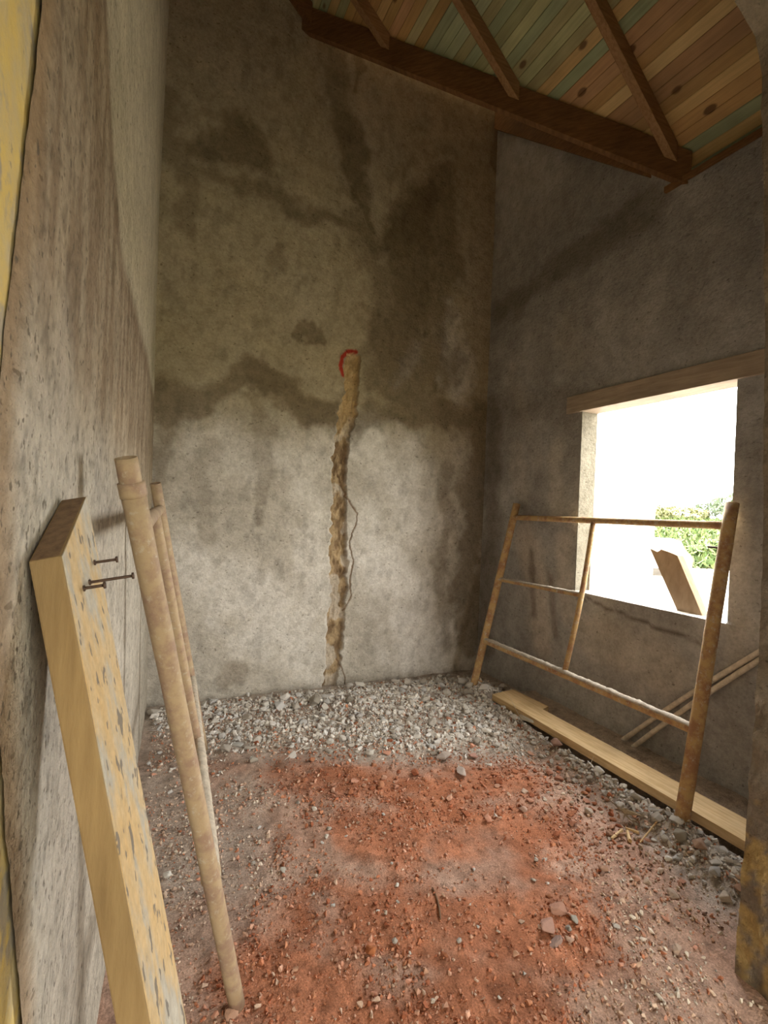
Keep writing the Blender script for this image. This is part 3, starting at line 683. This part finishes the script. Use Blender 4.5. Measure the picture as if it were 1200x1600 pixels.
bm = crust(low_n, low_f, 110, 0.0265, 0.16, 5, (0.6, -0.3, 0.7)); ob = bm_obj('cement_crust', bm, mat_simple('pale_crust', (0.54, 0.47, 0.38), 0.95, 50), None, True, origin=(.27, 2.2, 0.0)); ob.location = (0, 0, 0); ob.parent = o; ob['label'] = 'pale cement crust along the rail'
bm = bmesh.new(); tube(bm, lerp(low_n, low_f, 0.5), lerp(top_n, top_f, 0.5), 0.019, rough=0.06); bm_obj('upright', bm, M_TUBE_L, root, True)

# ------------------------------------------------------------------ boards and sticks on the right
root_z = 0.052
bm = bmesh.new()
outl = [(2.316, 1.08), (2.495, 1.08), (2.485, 2.640), (2.565, 2.665), (2.545, 3.02), (2.322, 2.99)]
prism(bm, [(x, y, root_z) for x, y in outl], [(x, y, root_z + 0.046) for x, y in outl], 0.003)
tag(bm_obj('floor_plank', bm, M_PLANK, origin=(2.42, 2.0, root_z)), 'long pale pine plank lying on the rubble at the foot of the right wall', 'plank')
bm = bmesh.new()
a0, a1 = np.array([2.815, 1.925, WZ0]), np.array([2.815, 1.775, WZ0]); e0, e1 = np.array([2.855, 2.150, 1.262]), np.array([2.855, 1.965, 1.235])
tdir = np.array([0.042, -0.012, 0.0])
topn = [e0, lerp(e0, e1, .30) + np.array([0, 0, -0.012]), lerp(e0, e1, .42) + np.array([0, 0, .012]), lerp(e0, e1, .72) + np.array([0, 0, .008]), e1]
front = [a0, a1] + topn[::-1]
prism(bm, front, [p + tdir for p in front], 0.002)
tag(bm_obj('timber_offcut', bm, M_OFFCUT, origin=(2.83, 1.85, WZ0)), 'short brown board standing tilted on the window sill, chipped at its top', 'board')
for (p, q, lab) in (((2.705, 2.19, 0.03), (2.725, 1.40, 0.845), 'upper of the two thin sticks leaning on the wall behind the right scaffold frame'),
                    ((2.690, 2.10, 0.03), (2.722, 1.40, 0.805), 'lower of the two thin sticks leaning on the wall behind the right scaffold frame')):
    bm = bmesh.new(); tube(bm, p, q, 0.0135, seg=10, rough=0.15, bow=(0, 0.004, 0.012))
    tag(bm_obj('thin_stick', bm, M_STICK, None, True, origin=p), lab, 'stick')

# ------------------------------------------------------------------ rubble
def hull_rock(seed, flat=1.0, npt=13, sub=False):
    rg = np.random.default_rng(seed); bm = bmesh.new()
    p = rg.normal(0, 1, (npt, 3)); p /= np.linalg.norm(p, axis=1)[:, None]; p *= rg.uniform(0.75, 1.1, (npt, 1)); p[:, 2] *= flat; p[:, 0] *= rg.uniform(1.0, 1.4)
    for q in p: bm.verts.new(tuple(q))
    r = bmesh.ops.convex_hull(bm, input=bm.verts)
    bmesh.ops.delete(bm, geom=[g for g in r['geom_interior'] if isinstance(g, bmesh.types.BMVert)], context='VERTS')
    loose = [v for v in bm.verts if not v.link_faces]
    if loose: bmesh.ops.delete(bm, geom=loose, context='VERTS')
    if sub:
        bmesh.ops.bevel(bm, geom=list(bm.edges), offset=0.09, segments=1, affect='EDGES')
    bmesh.ops.triangulate(bm, faces=bm.faces); bmesh.ops.recalc_face_normals(bm, faces=bm.faces)
    me = bpy.data.meshes.new('rock'); bm.to_mesh(me); bm.free(); return me
VAR = [hull_rock(k, fl, 8 + k % 5) for k, fl in enumerate([.6, .8, .5, .7, .45, .9, .65, .75, .55, .8])]
VARN = []
for me in VAR:
    v = np.empty(len(me.vertices) * 3, np.float32); me.vertices.foreach_get('co', v)
    VARN.append((v.reshape(-1, 3), np.array([list(p.vertices) for p in me.polygons])))
def rand_rot(rg):
    q = rg.normal(0, 1, 4); q /= np.linalg.norm(q); w, x, y, z = q
    return np.array([[1 - 2 * (y * y + z * z), 2 * (x * y - z * w), 2 * (x * z + y * w)], [2 * (x * y + z * w), 1 - 2 * (x * x + z * z), 2 * (y * z - x * w)], [2 * (x * z - y * w), 2 * (y * z + x * w), 1 - 2 * (x * x + y * y)]])
def scatter_mesh(name, pts, sizes, cols, seed):
    rg = np.random.default_rng(seed); Vs, Fs, Cs = [], [], []; n = 0
    for p, s, c in zip(pts, sizes, cols):
        v, f = VARN[rg.integers(len(VARN))]
        vv = (v * s) @ rand_rot(rg).T + p
        Vs.append(vv); Fs.append(f + n); Cs.append(np.tile(c, (len(v), 1))); n += len(v)
    return np_mesh(name, np.vstack(Vs), np.vstack(Fs), np.vstack(Cs))
def along(poly, n, spread, rg):
    P = np.array(poly); L = np.r_[0, np.cumsum(np.linalg.norm(np.diff(P, axis=0), axis=1))]
    t = rg.uniform(0, L[-1], n); x = np.interp(t, L, P[:, 0]); y = np.interp(t, L, P[:, 1])
    return np.stack([x + rg.normal(0, spread, n), y + rg.normal(0, spread, n)], -1)
def inside(p):
    ok = (p[:, 1] < 3.765) & (p[:, 0] > LA + LB * p[:, 1] + 0.05) & (p[:, 1] > 0.75) & (p[:, 0] < 2.71)
    ok &= ~((p[:, 0] > 2.27) & (p[:, 0] < 2.56) & (p[:, 1] < 3.06))
    ok &= ~((p[:, 0] > 1.70) & (p[:, 1] < 1.0))
    return p[ok]
GREYS = np.array([(0.66, 0.62, 0.58), (0.72, 0.69, 0.67), (0.54, 0.50, 0.46), (0.62, 0.61, 0.61), (0.76, 0.73, 0.69), (0.47, 0.43, 0.39)])
REDS = np.array([(0.48, 0.20, 0.115), (0.54, 0.28, 0.20), (0.40, 0.145, 0.08), (0.58, 0.34, 0.25), (0.52, 0.24, 0.14)])
DUSTS = np.array([(0.56, 0.40, 0.31), (0.46, 0.28, 0.20), (0.60, 0.46, 0.37), (0.62, 0.53, 0.45)])
rg = np.random.default_rng(21)
# grey gravel: far too many bits to count
gp = np.vstack([along(HEAP, 4800, 0.10, rg), along(HEAP_FRONT, 3400, 0.13, rg), along(HEAP_MID, 2600, 0.12, rg), along(RIDGE, 2600, 0.055, rg), along(PILE, 500, 0.07, rg)])
gp = inside(gp); sz = np.clip(rg.lognormal(-4.72, 0.45, len(gp)), 0.004, 0.022)
z = floor_h(gp[:, 0], gp[:, 1]) + sz * rg.uniform(-0.1, 0.6, len(gp))
cl = GREYS[rg.integers(len(GREYS), size=len(gp))] * rg.uniform(0.85, 1.12, (len(gp), 1))
mk = rg.uniform(size=len(gp)) < 0.05; cl[mk] = REDS[rg.integers(len(REDS), size=mk.sum())]
tag(link('gravel', scatter_mesh('gravel', np.c_[gp, z], sz, cl, 1), M_STONE), 'fine grey rubble gravel heaped along the back wall and right side', 'gravel', kind='stuff')
# grit all over the soil
n = 46000
gp = np.stack([rg.uniform(-0.1, 2.3, n), 0.8 + 2.9 * rg.uniform(0, 1, n) ** 1.15], -1); gp = inside(gp)
gp = gp[fbm(gp[:, 0] * 4, gp[:, 1] * 4, 88, 3) + rg.uniform(-0.25, 0.25, len(gp)) > 0.45]
sz = np.clip(rg.lognormal(-5.6, 0.55, len(gp)), 0.0016, 0.012)
z = floor_h(gp[:, 0], gp[:, 1]) + sz * 0.35
pal = np.vstack([DUSTS, DUSTS, REDS[:2], [(0.64, 0.57, 0.49), (0.24, 0.15, 0.12), (0.50, 0.45, 0.40)]]); cl = pal[rg.integers(len(pal), size=len(gp))]
rz_ = np.zeros(len(gp), bool)
for pl, r in zip(RED, (0.34, 0.32, 0.26, 0.22)): rz_ |= seg_dist(gp[:, 0], gp[:, 1], pl) + 0.25 * (fbm(gp[:, 0] * 4, gp[:, 1] * 4, 31, 3) - .5) < r
pr2 = np.vstack([REDS, REDS * .8, DUSTS[:2]]); cl[rz_] = pr2[rg.integers(len(pr2), size=rz_.sum())]
cl = cl * rg.uniform(0.85, 1.15, (len(gp), 1))
tag(link('grit', scatter_mesh('grit', np.c_[gp, z], sz, cl, 2), M_STONE), 'fine reddish grit strewn over the red soil floor', 'grit', kind='stuff')

# individual pieces: one mesh per shape, every piece an object of its own
SHAPES = [hull_rock(900 + k, fl, 12, True) for k, fl in enumerate([.55, .7, .42, .8, .5, .62, .36, .75, .6, .48, .66, .4])]
for me in SHAPES: me.materials.append(M_CHUNK)
placed = []
def chunk(name, x, y, s, col, label, cat, group=None, shape=None, rot=None, sx=1.0, emb=0.25, gap=0.9):
    for (px, py, ps) in placed:
        if (px - x) ** 2 + (py - y) ** 2 < (gap * (ps + s)) ** 2: return None
    placed.append((x, y, s))
    me = SHAPES[random.randrange(len(SHAPES)) if shape is None else shape]
    o = bpy.data.objects.new(name, me); COL.objects.link(o)
    zmin = min(v.co.z for v in me.vertices)
    o.scale = (s * sx, s, s); o.rotation_euler = (random.uniform(-.25, .25), random.uniform(-.25, .25), random.uniform(0, 6.28) if rot is None else rot)
    o.location = (x, y, float(floor_h(x, y)) - zmin * s * (1 - emb) )
    o.color = (*[float(k) for k in col], 1)
    return tag(o, label, cat, group)
def at_px(x, y): p = on_floor(x, y); return p[0], p[1]
# pieces one can point to
for (px, r, col, nm, lab, sh, sx) in (
        ((490, 1108), .050, (.36, .33, .29), 'concrete_lump', 'big grey squarish lump at the foot of the broken channel, left side', 3, 1.15),
        ((545, 1110), .042, (.30, .27, .23), 'concrete_lump', 'dark grey pointed lump at the foot of the broken channel, right side', 7, 0.9),
        ((372, 1167), .034, (.58, .58, .57), 'plaster_flake', 'pale flat flake at the left end of the rubble heap', 6, 1.2),
        ((396, 1192), .030, (.50, .47, .42), 'concrete_lump', 'grey lump standing alone in front of the heap, left of the red soil', 1, 0.8),
        ((455, 1195), .040, (.58, .54, .50), 'plaster_flake', 'pale pinkish flake at the left rim of the red soil patch', 2, 1.2),
        ((695, 1186), .046, (.50, .42, .38), 'concrete_lump', 'pinkish grey lump on the boundary between the heap and red soil', 0, 1.1),
        ((740, 1183), .038, (.48, .28, .23), 'brick_fragment', 'reddish brick lump just right of the pinkish grey lump', 4, 1.0),
        ((722, 1208), .044, (.55, .46, .42), 'plaster_flake', 'long pale flake lying in front of the reddish lump', 6, 1.5),
        ((870, 1177), .042, (.50, .33, .28), 'brick_fragment', 'rosy brick lump below the ridge beside the floor plank', 3, 1.0),
        ((490, 1267), .018, (.74, .71, .66), 'pebble', 'white pebble alone in the middle of the red soil', 10, 1.2),
        ((262, 1371), .020, (.76, .74, .70), 'plaster_flake', 'small white chip on the floor beside the leaning plank', 3, 0.8),
        ((443, 1360), .018, (.50, .47, .42), 'pebble', 'grey stone on the red soil right of the left scaffold foot', 5, 1.0),
        ((581, 1491), .021, (.52, .20, .09), 'brick_fragment', 'bright orange brick bit standing on the front of the floor', 3, 0.9),
        ((818, 1270), .024, (.58, .40, .33), 'brick_fragment', 'pale pink squarish brick bit right of the red soil patch', 1, 1.0),
        ((872, 1428), .030, (.50, .28, .21), 'brick_fragment', 'upper of two pink brick pieces among grey pebbles', 0, 1.1),
        ((857, 1455), .036, (.50, .30, .24), 'brick_fragment', 'lower of two pink brick pieces among grey pebbles', 4, 1.2),
        ((870, 1478), .026, (.42, .30, .27), 'brick_fragment', 'dull mauve flat piece below the two pink brick pieces', 6, 1.2),
        ((898, 1446), .021, (.40, .38, .34), 'pebble', 'largest grey pebble beside the two pink brick pieces', 5, 1.0),
        ((888, 1458), .015, (.40, .38, .35), 'pebble', 'smaller round grey pebble between the pink pieces and largest pebble', 5, 1.0),
        ((890, 1474), .019, (.56, .38, .30), 'brick_fragment', 'light pink pebble-sized bit right of the mauve flat piece', 8, 1.0),
        ((985, 1357), .020, (.55, .36, .27), 'brick_fragment', 'salmon brick bit below the wood splinters', 7, 1.0),
        ((1058, 1487), .020, (.58, .44, .36), 'brick_fragment', 'pale pink bit on the soil nearest the doorway pillar', 7, 1.2),
        ((362, 1592), .022, (.60, .37, .27), 'brick_fragment', 'pink round brick bit at the foot of the left scaffold leg', 5, 1.0),
        ((1094, 1350), .036, (.52, .36, .28), 'brick_fragment', 'large pinkish lump in the pile beside the right scaffold foot', 3, 1.0),
        ((1064, 1330), .038, (.36, .33, .28), 'concrete_lump', 'big grey lump in the pile just below the right scaffold foot', 7, 1.0),
        ((1092, 1312), .034, (.60, .46, .36), 'plaster_flake', 'flat peach flake right of the right scaffold foot', 6, 1.4),
        ((985, 1284), .036, (.50, .42, .32), 'plaster_flake', 'flat tan flake on the ridge above the wood splinters', 2, 1.3),
        ((780, 1562), .009, (.78, .75, .70), 'pebble', 'tiny white pebble near the front edge of the floor', 5, 1.0),
        ((820, 1150), .045, (.60, .54, .44), 'plaster_flake', 'long pale flake on the ridge close to the floor plank', 2, 1.6)):
    chunk(nm, *at_px(*px), r, col, lab, {'concrete_lump': 'concrete lump', 'plaster_flake': 'plaster flake', 'pebble': 'pebble', 'brick_fragment': 'brick piece'}[nm], None, sh, None, sx, 0.02, 0.42)
def fill(poly, n, spread, smin, smax, pal, name, label, cat, group, redmix=0.0):
    k = 0; tries = 0
    while k < n and tries < n * 25:
        tries += 1
        p = inside(along(poly, 1, spread, rg))
        if not len(p): continue
        s = smin + (smax - smin) * rg.uniform() ** 1.5
        if p[0][1] > 3.74 - s: continue
        o = chunk(name, float(p[0][0]), float(p[0][1]), s, pal[rg.integers(len(pal))] * rg.uniform(.85, 1.12), label, cat, group)
        if o is not None: k += 1
fill(HEAP, 115, 0.11, .020, .050, GREYS, 'rubble_chunk', 'grey concrete chunk in the rubble heap along the back wall', 'rubble', 'chunks in the heap along the back wall')
fill(HEAP_FRONT, 100, 0.12, .016, .040, GREYS, 'rubble_chunk', 'grey chunk at the front of the rubble heap, towards the red soil', 'rubble', 'chunks at the front of the heap')
fill(HEAP_MID, 70, 0.15, .020, .050, GREYS, 'rubble_chunk', 'grey chunk on the crown of the rubble heap, right of the broken channel', 'rubble', 'chunks on the crown of the heap')
fill(RIDGE, 80, 0.055, .015, .038, GREYS, 'rubble_chunk', 'grey chunk in the rubble ridge beside the floor plank', 'rubble', 'chunks in the ridge beside the plank')
fill(PILE, 30, 0.07, .015, .038, np.vstack([GREYS, DUSTS]), 'rubble_chunk', 'dusty chunk in the pile between scaffold foot and doorway pillar', 'rubble', 'chunks beside the doorway pillar')
fill(pz([(480, 1215), (640, 1225), (800, 1215), (880, 1210)]), 70, 0.14, .010, .028, REDS, 'brick_crumb', 'red brick crumb in the red soil patch before the heap', 'brick piece', 'brick crumbs in the red soil patch')
fill(pz([(850, 1190), (890, 1220), (940, 1270), (1000, 1330)]), 95, 0.13, .010, .028, np.vstack([REDS, DUSTS]), 'brick_crumb', 'pinkish brick crumb on the slope left of the ridge', 'brick piece', 'brick crumbs left of the ridge')
fill(pz([(420, 1300), (600, 1380), (820, 1380), (980, 1430)]), 60, 0.28, .007, .014, np.vstack([DUSTS, GREYS]), 'pebble', 'small dusty pebble scattered on the front red soil', 'pebble', 'pebbles on the front red soil')
fill(pz([(245, 1170), (280, 1240), (380, 1240)]), 26, 0.12, .008, .016, GREYS, 'pebble', 'small grey pebble on the dusty floor behind the left scaffold frame', 'pebble', 'pebbles behind the left scaffold frame')
for (p, q, r, lab) in (((955, 1311), (972, 1300), .008, 'leftmost of the pale wood splinters beside the ridge'), ((980, 1300), (984, 1318), .009, 'pale upright wood splinter in the middle of the three'),
                       ((978, 1293), (998, 1302), .007, 'short pale wood splinter lying topmost by the ridge'), ((1000, 1318), (1028, 1300), .005, 'thin long wood splinter pointing at the right scaffold foot')):
    a = on_floor(*p); c_ = on_floor(*q); a[2] = float(floor_h(a[0], a[1])) + .008; c_[2] = float(floor_h(c_[0], c_[1])) + .010
    bm = bmesh.new(); tube(bm, a, c_, r, seg=6, cuts=3, ra=r * .7, rough=.2); tag(bm_obj('wood_splinter', bm, M_PLANK, origin=tuple(a)), lab, 'splinter')
a = on_floor(676, 1392); c_ = on_floor(688, 1440); a[2] = float(floor_h(a[0], a[1])) + .004; c_[2] = float(floor_h(c_[0], c_[1])) + .004
bm = bmesh.new(); tube(bm, a, c_, .003, seg=8, cuts=6, rough=.3, bow=(.006, 0, .003)); tag(bm_obj('twig', bm, mat_simple('twig', (.16, .09, .05), .9), origin=tuple(a)), 'thin dark twig lying on the middle of the front soil', 'twig')

# ------------------------------------------------------------------ outside
GZ = -0.50
M_SAND = mat_simple('pale_sand', (0.30, 0.27, 0.235), 0.95, 3)
bm = bmesh.new(); box(bm, (2.9, -2.75, GZ - .2), (80, 80, GZ))
tag(bm_obj('floor_outside', bm, M_SAND), kind='structure')
bm = bmesh.new(); box(bm, (-40, -60, GZ - .2), (80, -2.76, GZ))
tag(bm_obj('floor_yard', bm, mat_simple('dim_green_bounce', (0.13, 0.135, 0.06), 0.95, 3)), kind='structure')  # unseen ground, its dark green chosen to dim and tint the bounced light
M_WHITE = mat_simple('white_render', (0.80, 0.79, 0.76), 0.9)
bm = bmesh.new(); box(bm, (6.0, 4.83, GZ), (6.5, 9.0, 3.2))
tag(bm_obj('wall_outside', bm, M_WHITE), kind='structure')
rg = np.random.default_rng(5)
# grassy bank
bxs = np.arange(12, 56, 0.5); bys = np.arange(2, 48, 0.5); gx, gy = np.meshgrid(bxs, bys, indexing='ij')
dirv = np.array([math.cos(math.radians(36)), math.sin(math.radians(36))])
def bank_h(x, y):
    t = x * dirv[0] + y * dirv[1]
    return GZ - 0.25 + 0.27 * sstep(23.0, 24.6, t) + 1.75 * sstep(24, 40, t) + 0.25 * (fbm(x * .35, y * .35, 3, 3) - .5)
M_BANK = mat_simple('bank_soil', (0.12, 0.125, 0.04), 0.95, 2)
tag(link('floor_bank', np_mesh('floor_bank', np.stack([gx, gy, bank_h(gx, gy)], -1).reshape(-1, 3), grid_faces(len(bxs), len(bys)), None, True), M_BANK), kind='structure')
def leaf_mesh(name, P, s, cols, rg, tall=1.0):
    n = len(P); a = rg.normal(0, 1, (n, 3)); a[:, 2] *= tall; a /= np.linalg.norm(a, axis=1)[:, None]
    b = np.cross(a, rg.normal(0, 1, (n, 3))); b /= np.linalg.norm(b, axis=1)[:, None]; s = s[:, None]
    V = np.stack([P - b * s * .28, P + a * s, P + b * s * .28, P - a * s], 1).reshape(-1, 3)
    return np_mesh(name, V, np.arange(4 * n).reshape(n, 4), np.repeat(cols, 4, axis=0))
M_LEAF, nt, b = newmat('leaf')
nt.links.new(attr_col(nt), b.inputs['Base Color']); b.inputs['Roughness'].default_value = 0.7
GRN = np.array([(0.065, 0.10, 0.02), (0.08, 0.115, 0.025), (0.05, 0.085, 0.02), (0.10, 0.125, 0.035)])
n = 30000; t = rg.uniform(23.9, 41, n); w = rg.uniform(-9, 9, n); P = np.stack([t * dirv[0] - w * dirv[1], t * dirv[1] + w * dirv[0]], -1)
P = np.c_[P, bank_h(P[:, 0], P[:, 1]) + rg.uniform(0.0, 0.35, n)]
tag(link('grass', leaf_mesh('grass', P, rg.uniform(.12, .32, n), GRN[rg.integers(4, size=n)] * rg.uniform(.7, 1.2, (n, 1)), rg, 2.0), M_LEAF), 'bright green grass covering the bank outside the window', 'grass', kind='stuff')
M_BARK = mat_simple('bark', (0.2, 0.15, 0.1), 0.9)
def bush(name, px, d, r, hgt, label, cat, pal, n, trunk=0.0, group=None):
    q = ray(*px); p = CAM + q * (d / math.hypot(q[0], q[1])); g = float(bank_h(p[0], p[1]))
    root = empty(name, (p[0], p[1], g)); tag(root, label, cat, group)
    k = rg.normal(0, 1, (n, 3)); k /= np.linalg.norm(k, axis=1)[:, None]; k *= rg.uniform(.55, 1, (n, 1)) ** .5
    k *= (0.8 + 0.4 * fbm(k[:, 0] * 2 + d, k[:, 1] * 2 + k[:, 2], 7, 2))[:, None]
    P = k * np.array([r, r, hgt / 2]) + np.array([0, 0, trunk + hgt / 2])
    link('foliage', leaf_mesh('foliage', P, rg.uniform(.10, .24, n), pal[rg.integers(len(pal), size=n)] * rg.uniform(.7, 1.25, (n, 1)), rg), M_LEAF, root)
    bm = bmesh.new(); tube(bm, (0, 0, -.05), (0, 0, trunk + hgt * .6), .03 + .05 * trunk, seg=8, cuts=3, ra=.06 + .05 * trunk)
    o = bm_obj('trunk' if trunk else 'stem', bm, M_BARK, None); o.parent = root
PALE = np.array([(0.15, 0.155, 0.06), (0.17, 0.165, 0.07), (0.13, 0.14, 0.055)]); DARKG = np.array([(0.10, 0.135, 0.085), (0.12, 0.15, 0.09)])
bush('tree', (1108, 785), 41, 1.0, 1.0, 'small round tree on the horizon, left of the other by the window edge', 'tree', DARKG, 500, 0.5)
bush('tree', (1142, 775), 38, 1.2, 1.5, 'larger tree on the horizon, close to the right edge of the window', 'tree', DARKG, 700, 0.6)
bush('bush', (1012, 800), 38, 1.6, 1.2, 'yellowish bush at the left end of the grassy bank outside', 'bush', PALE, 900)
bush('bush', (1062, 800), 39, 1.6, 1.1, 'yellowish bush in the middle of the grassy bank crest outside', 'bush', PALE, 900)
bush('bush', (1122, 880), 26.0, 1.0, 0.8, 'low green bush at the foot of the bank behind the pin of the scaffold', 'bush', GRN, 700)
# parked car, of which roof and windows show above the glare
q = ray(1018, 870); p = CAM + q * (21.0 / math.hypot(q[0], q[1])); yaw = math.atan2(q[1], q[0]) + math.radians(14)
root = empty('car', (p[0], p[1], GZ)); root.rotation_euler = (0, 0, yaw)
tag(root, 'white car parked outside the window in front of the grassy bank', 'car')
M_CAR = mat_simple('white_car_paint', (0.82, 0.82, 0.82), 0.35); M_GLASS = mat_simple('car_glass', (0.03, 0.06, 0.15), 0.5); M_TYRE = mat_simple('tyre', (0.03, 0.03, 0.03), 0.9)
sc_ = 0.92
side = [(-1.95, .28), (-1.98, .62), (-1.80, .78), (-1.10, .86), (-.62, 1.20), (.55, 1.24), (1.15, .90), (1.85, .82), (2.0, .60), (1.98, .28)]
bm = bmesh.new(); prism(bm, [(x * sc_, -.80, z) for x, z in side], [(x * sc_, .80, z) for x, z in side], 0.05)
o = bm_obj('body', bm, M_CAR, None, True); o.parent = root
for yy in (-.805, .805):
    w_ = [(-.98, .88), (-.56, 1.16), (.50, 1.19), (.98, .90)]; bm = bmesh.new(); prism(bm, [(x * sc_, yy - .006, z) for x, z in w_], [(x * sc_, yy + .006, z) for x, z in w_]); o = bm_obj('side_window', bm, M_GLASS, None); o.parent = root
for (xa, za, xb, zb) in ((-1.12, .885, -.64, 1.205), (1.17, .92, .58, 1.23)):
    bm = bmesh.new(); prism(bm, [(xa * sc_, -.68, za), (xa * sc_, .68, za), (xb * sc_, .6, zb), (xb * sc_, -.6, zb)], [(xa * sc_, -.68, za + .012), (xa * sc_, .68, za + .012), (xb * sc_, .6, zb + .012), (xb * sc_, -.6, zb + .012)])
    o = bm_obj('windscreen' if xa < 0 else 'rear_window', bm, M_GLASS, None); o.parent = root
for xx in (-1.2, 1.2):
    for yy in (-.72, .72):
        bm = bmesh.new(); tube(bm, (xx, yy - .09, .3), (xx, yy + .09, .3), .3, seg=20, cuts=1); o = bm_obj('wheel', bm, M_TYRE, None, True); o.parent = root

# ------------------------------------------------------------------ light: bright overcast sky through window and doorway
w = bpy.data.worlds.new('sky'); S.world = w; w.use_nodes = True; nt = w.node_tree; nt.nodes.clear()
out = N(nt, 'ShaderNodeOutputWorld'); bg = N(nt, 'ShaderNodeBackground'); nt.links.new(bg.outputs[0], out.inputs[0])
tc = N(nt, 'ShaderNodeTexCoord'); sx = N(nt, 'ShaderNodeSeparateXYZ'); nt.links.new(tc.outputs['Generated'], sx.inputs[0])
mr = N(nt, 'ShaderNodeMapRange'); mr.inputs[1].default_value = -0.6; mr.inputs[2].default_value = 0.6; nt.links.new(sx.outputs['Y'], mr.inputs[0])
nt.links.new(ramp(nt, mr.outputs[0], [(0.0, (0.50, 0.475, 0.41)), (1.0, (1.0, 0.985, 0.945))]), bg.inputs['Color'])
bg.inputs['Strength'].default_value = 11.0
def portal(name, loc, rot, sx_, sy_):
    L = bpy.data.lights.new(name, 'AREA'); L.shape = 'RECTANGLE'; L.size = sx_; L.size_y = sy_; L.cycles.is_portal = True
    o = bpy.data.objects.new(name, L); COL.objects.link(o); o.location = loc; o.rotation_euler = rot; return o
portal('sky_portal', (X_R + WT + .02, (WY0 + WY1) / 2, (WZ0 + WZ1) / 2), (0, math.radians(90), 0), 1.3, 1.06)
portal('sky_portal', (1.35, -2.76, 1.05), (math.radians(90), 0, 0), 1.8, 2.5)

S.view_settings.view_transform = 'Standard'; S.view_settings.look = 'None'; S.view_settings.gamma = 1.0
S.view_settings.use_curve_mapping = False; S.view_settings.exposure = 1.45
S.cycles.use_denoising = True
S.cycles.max_bounces = 10; S.cycles.diffuse_bounces = 7
S.cycles.sample_clamp_indirect = 8.0
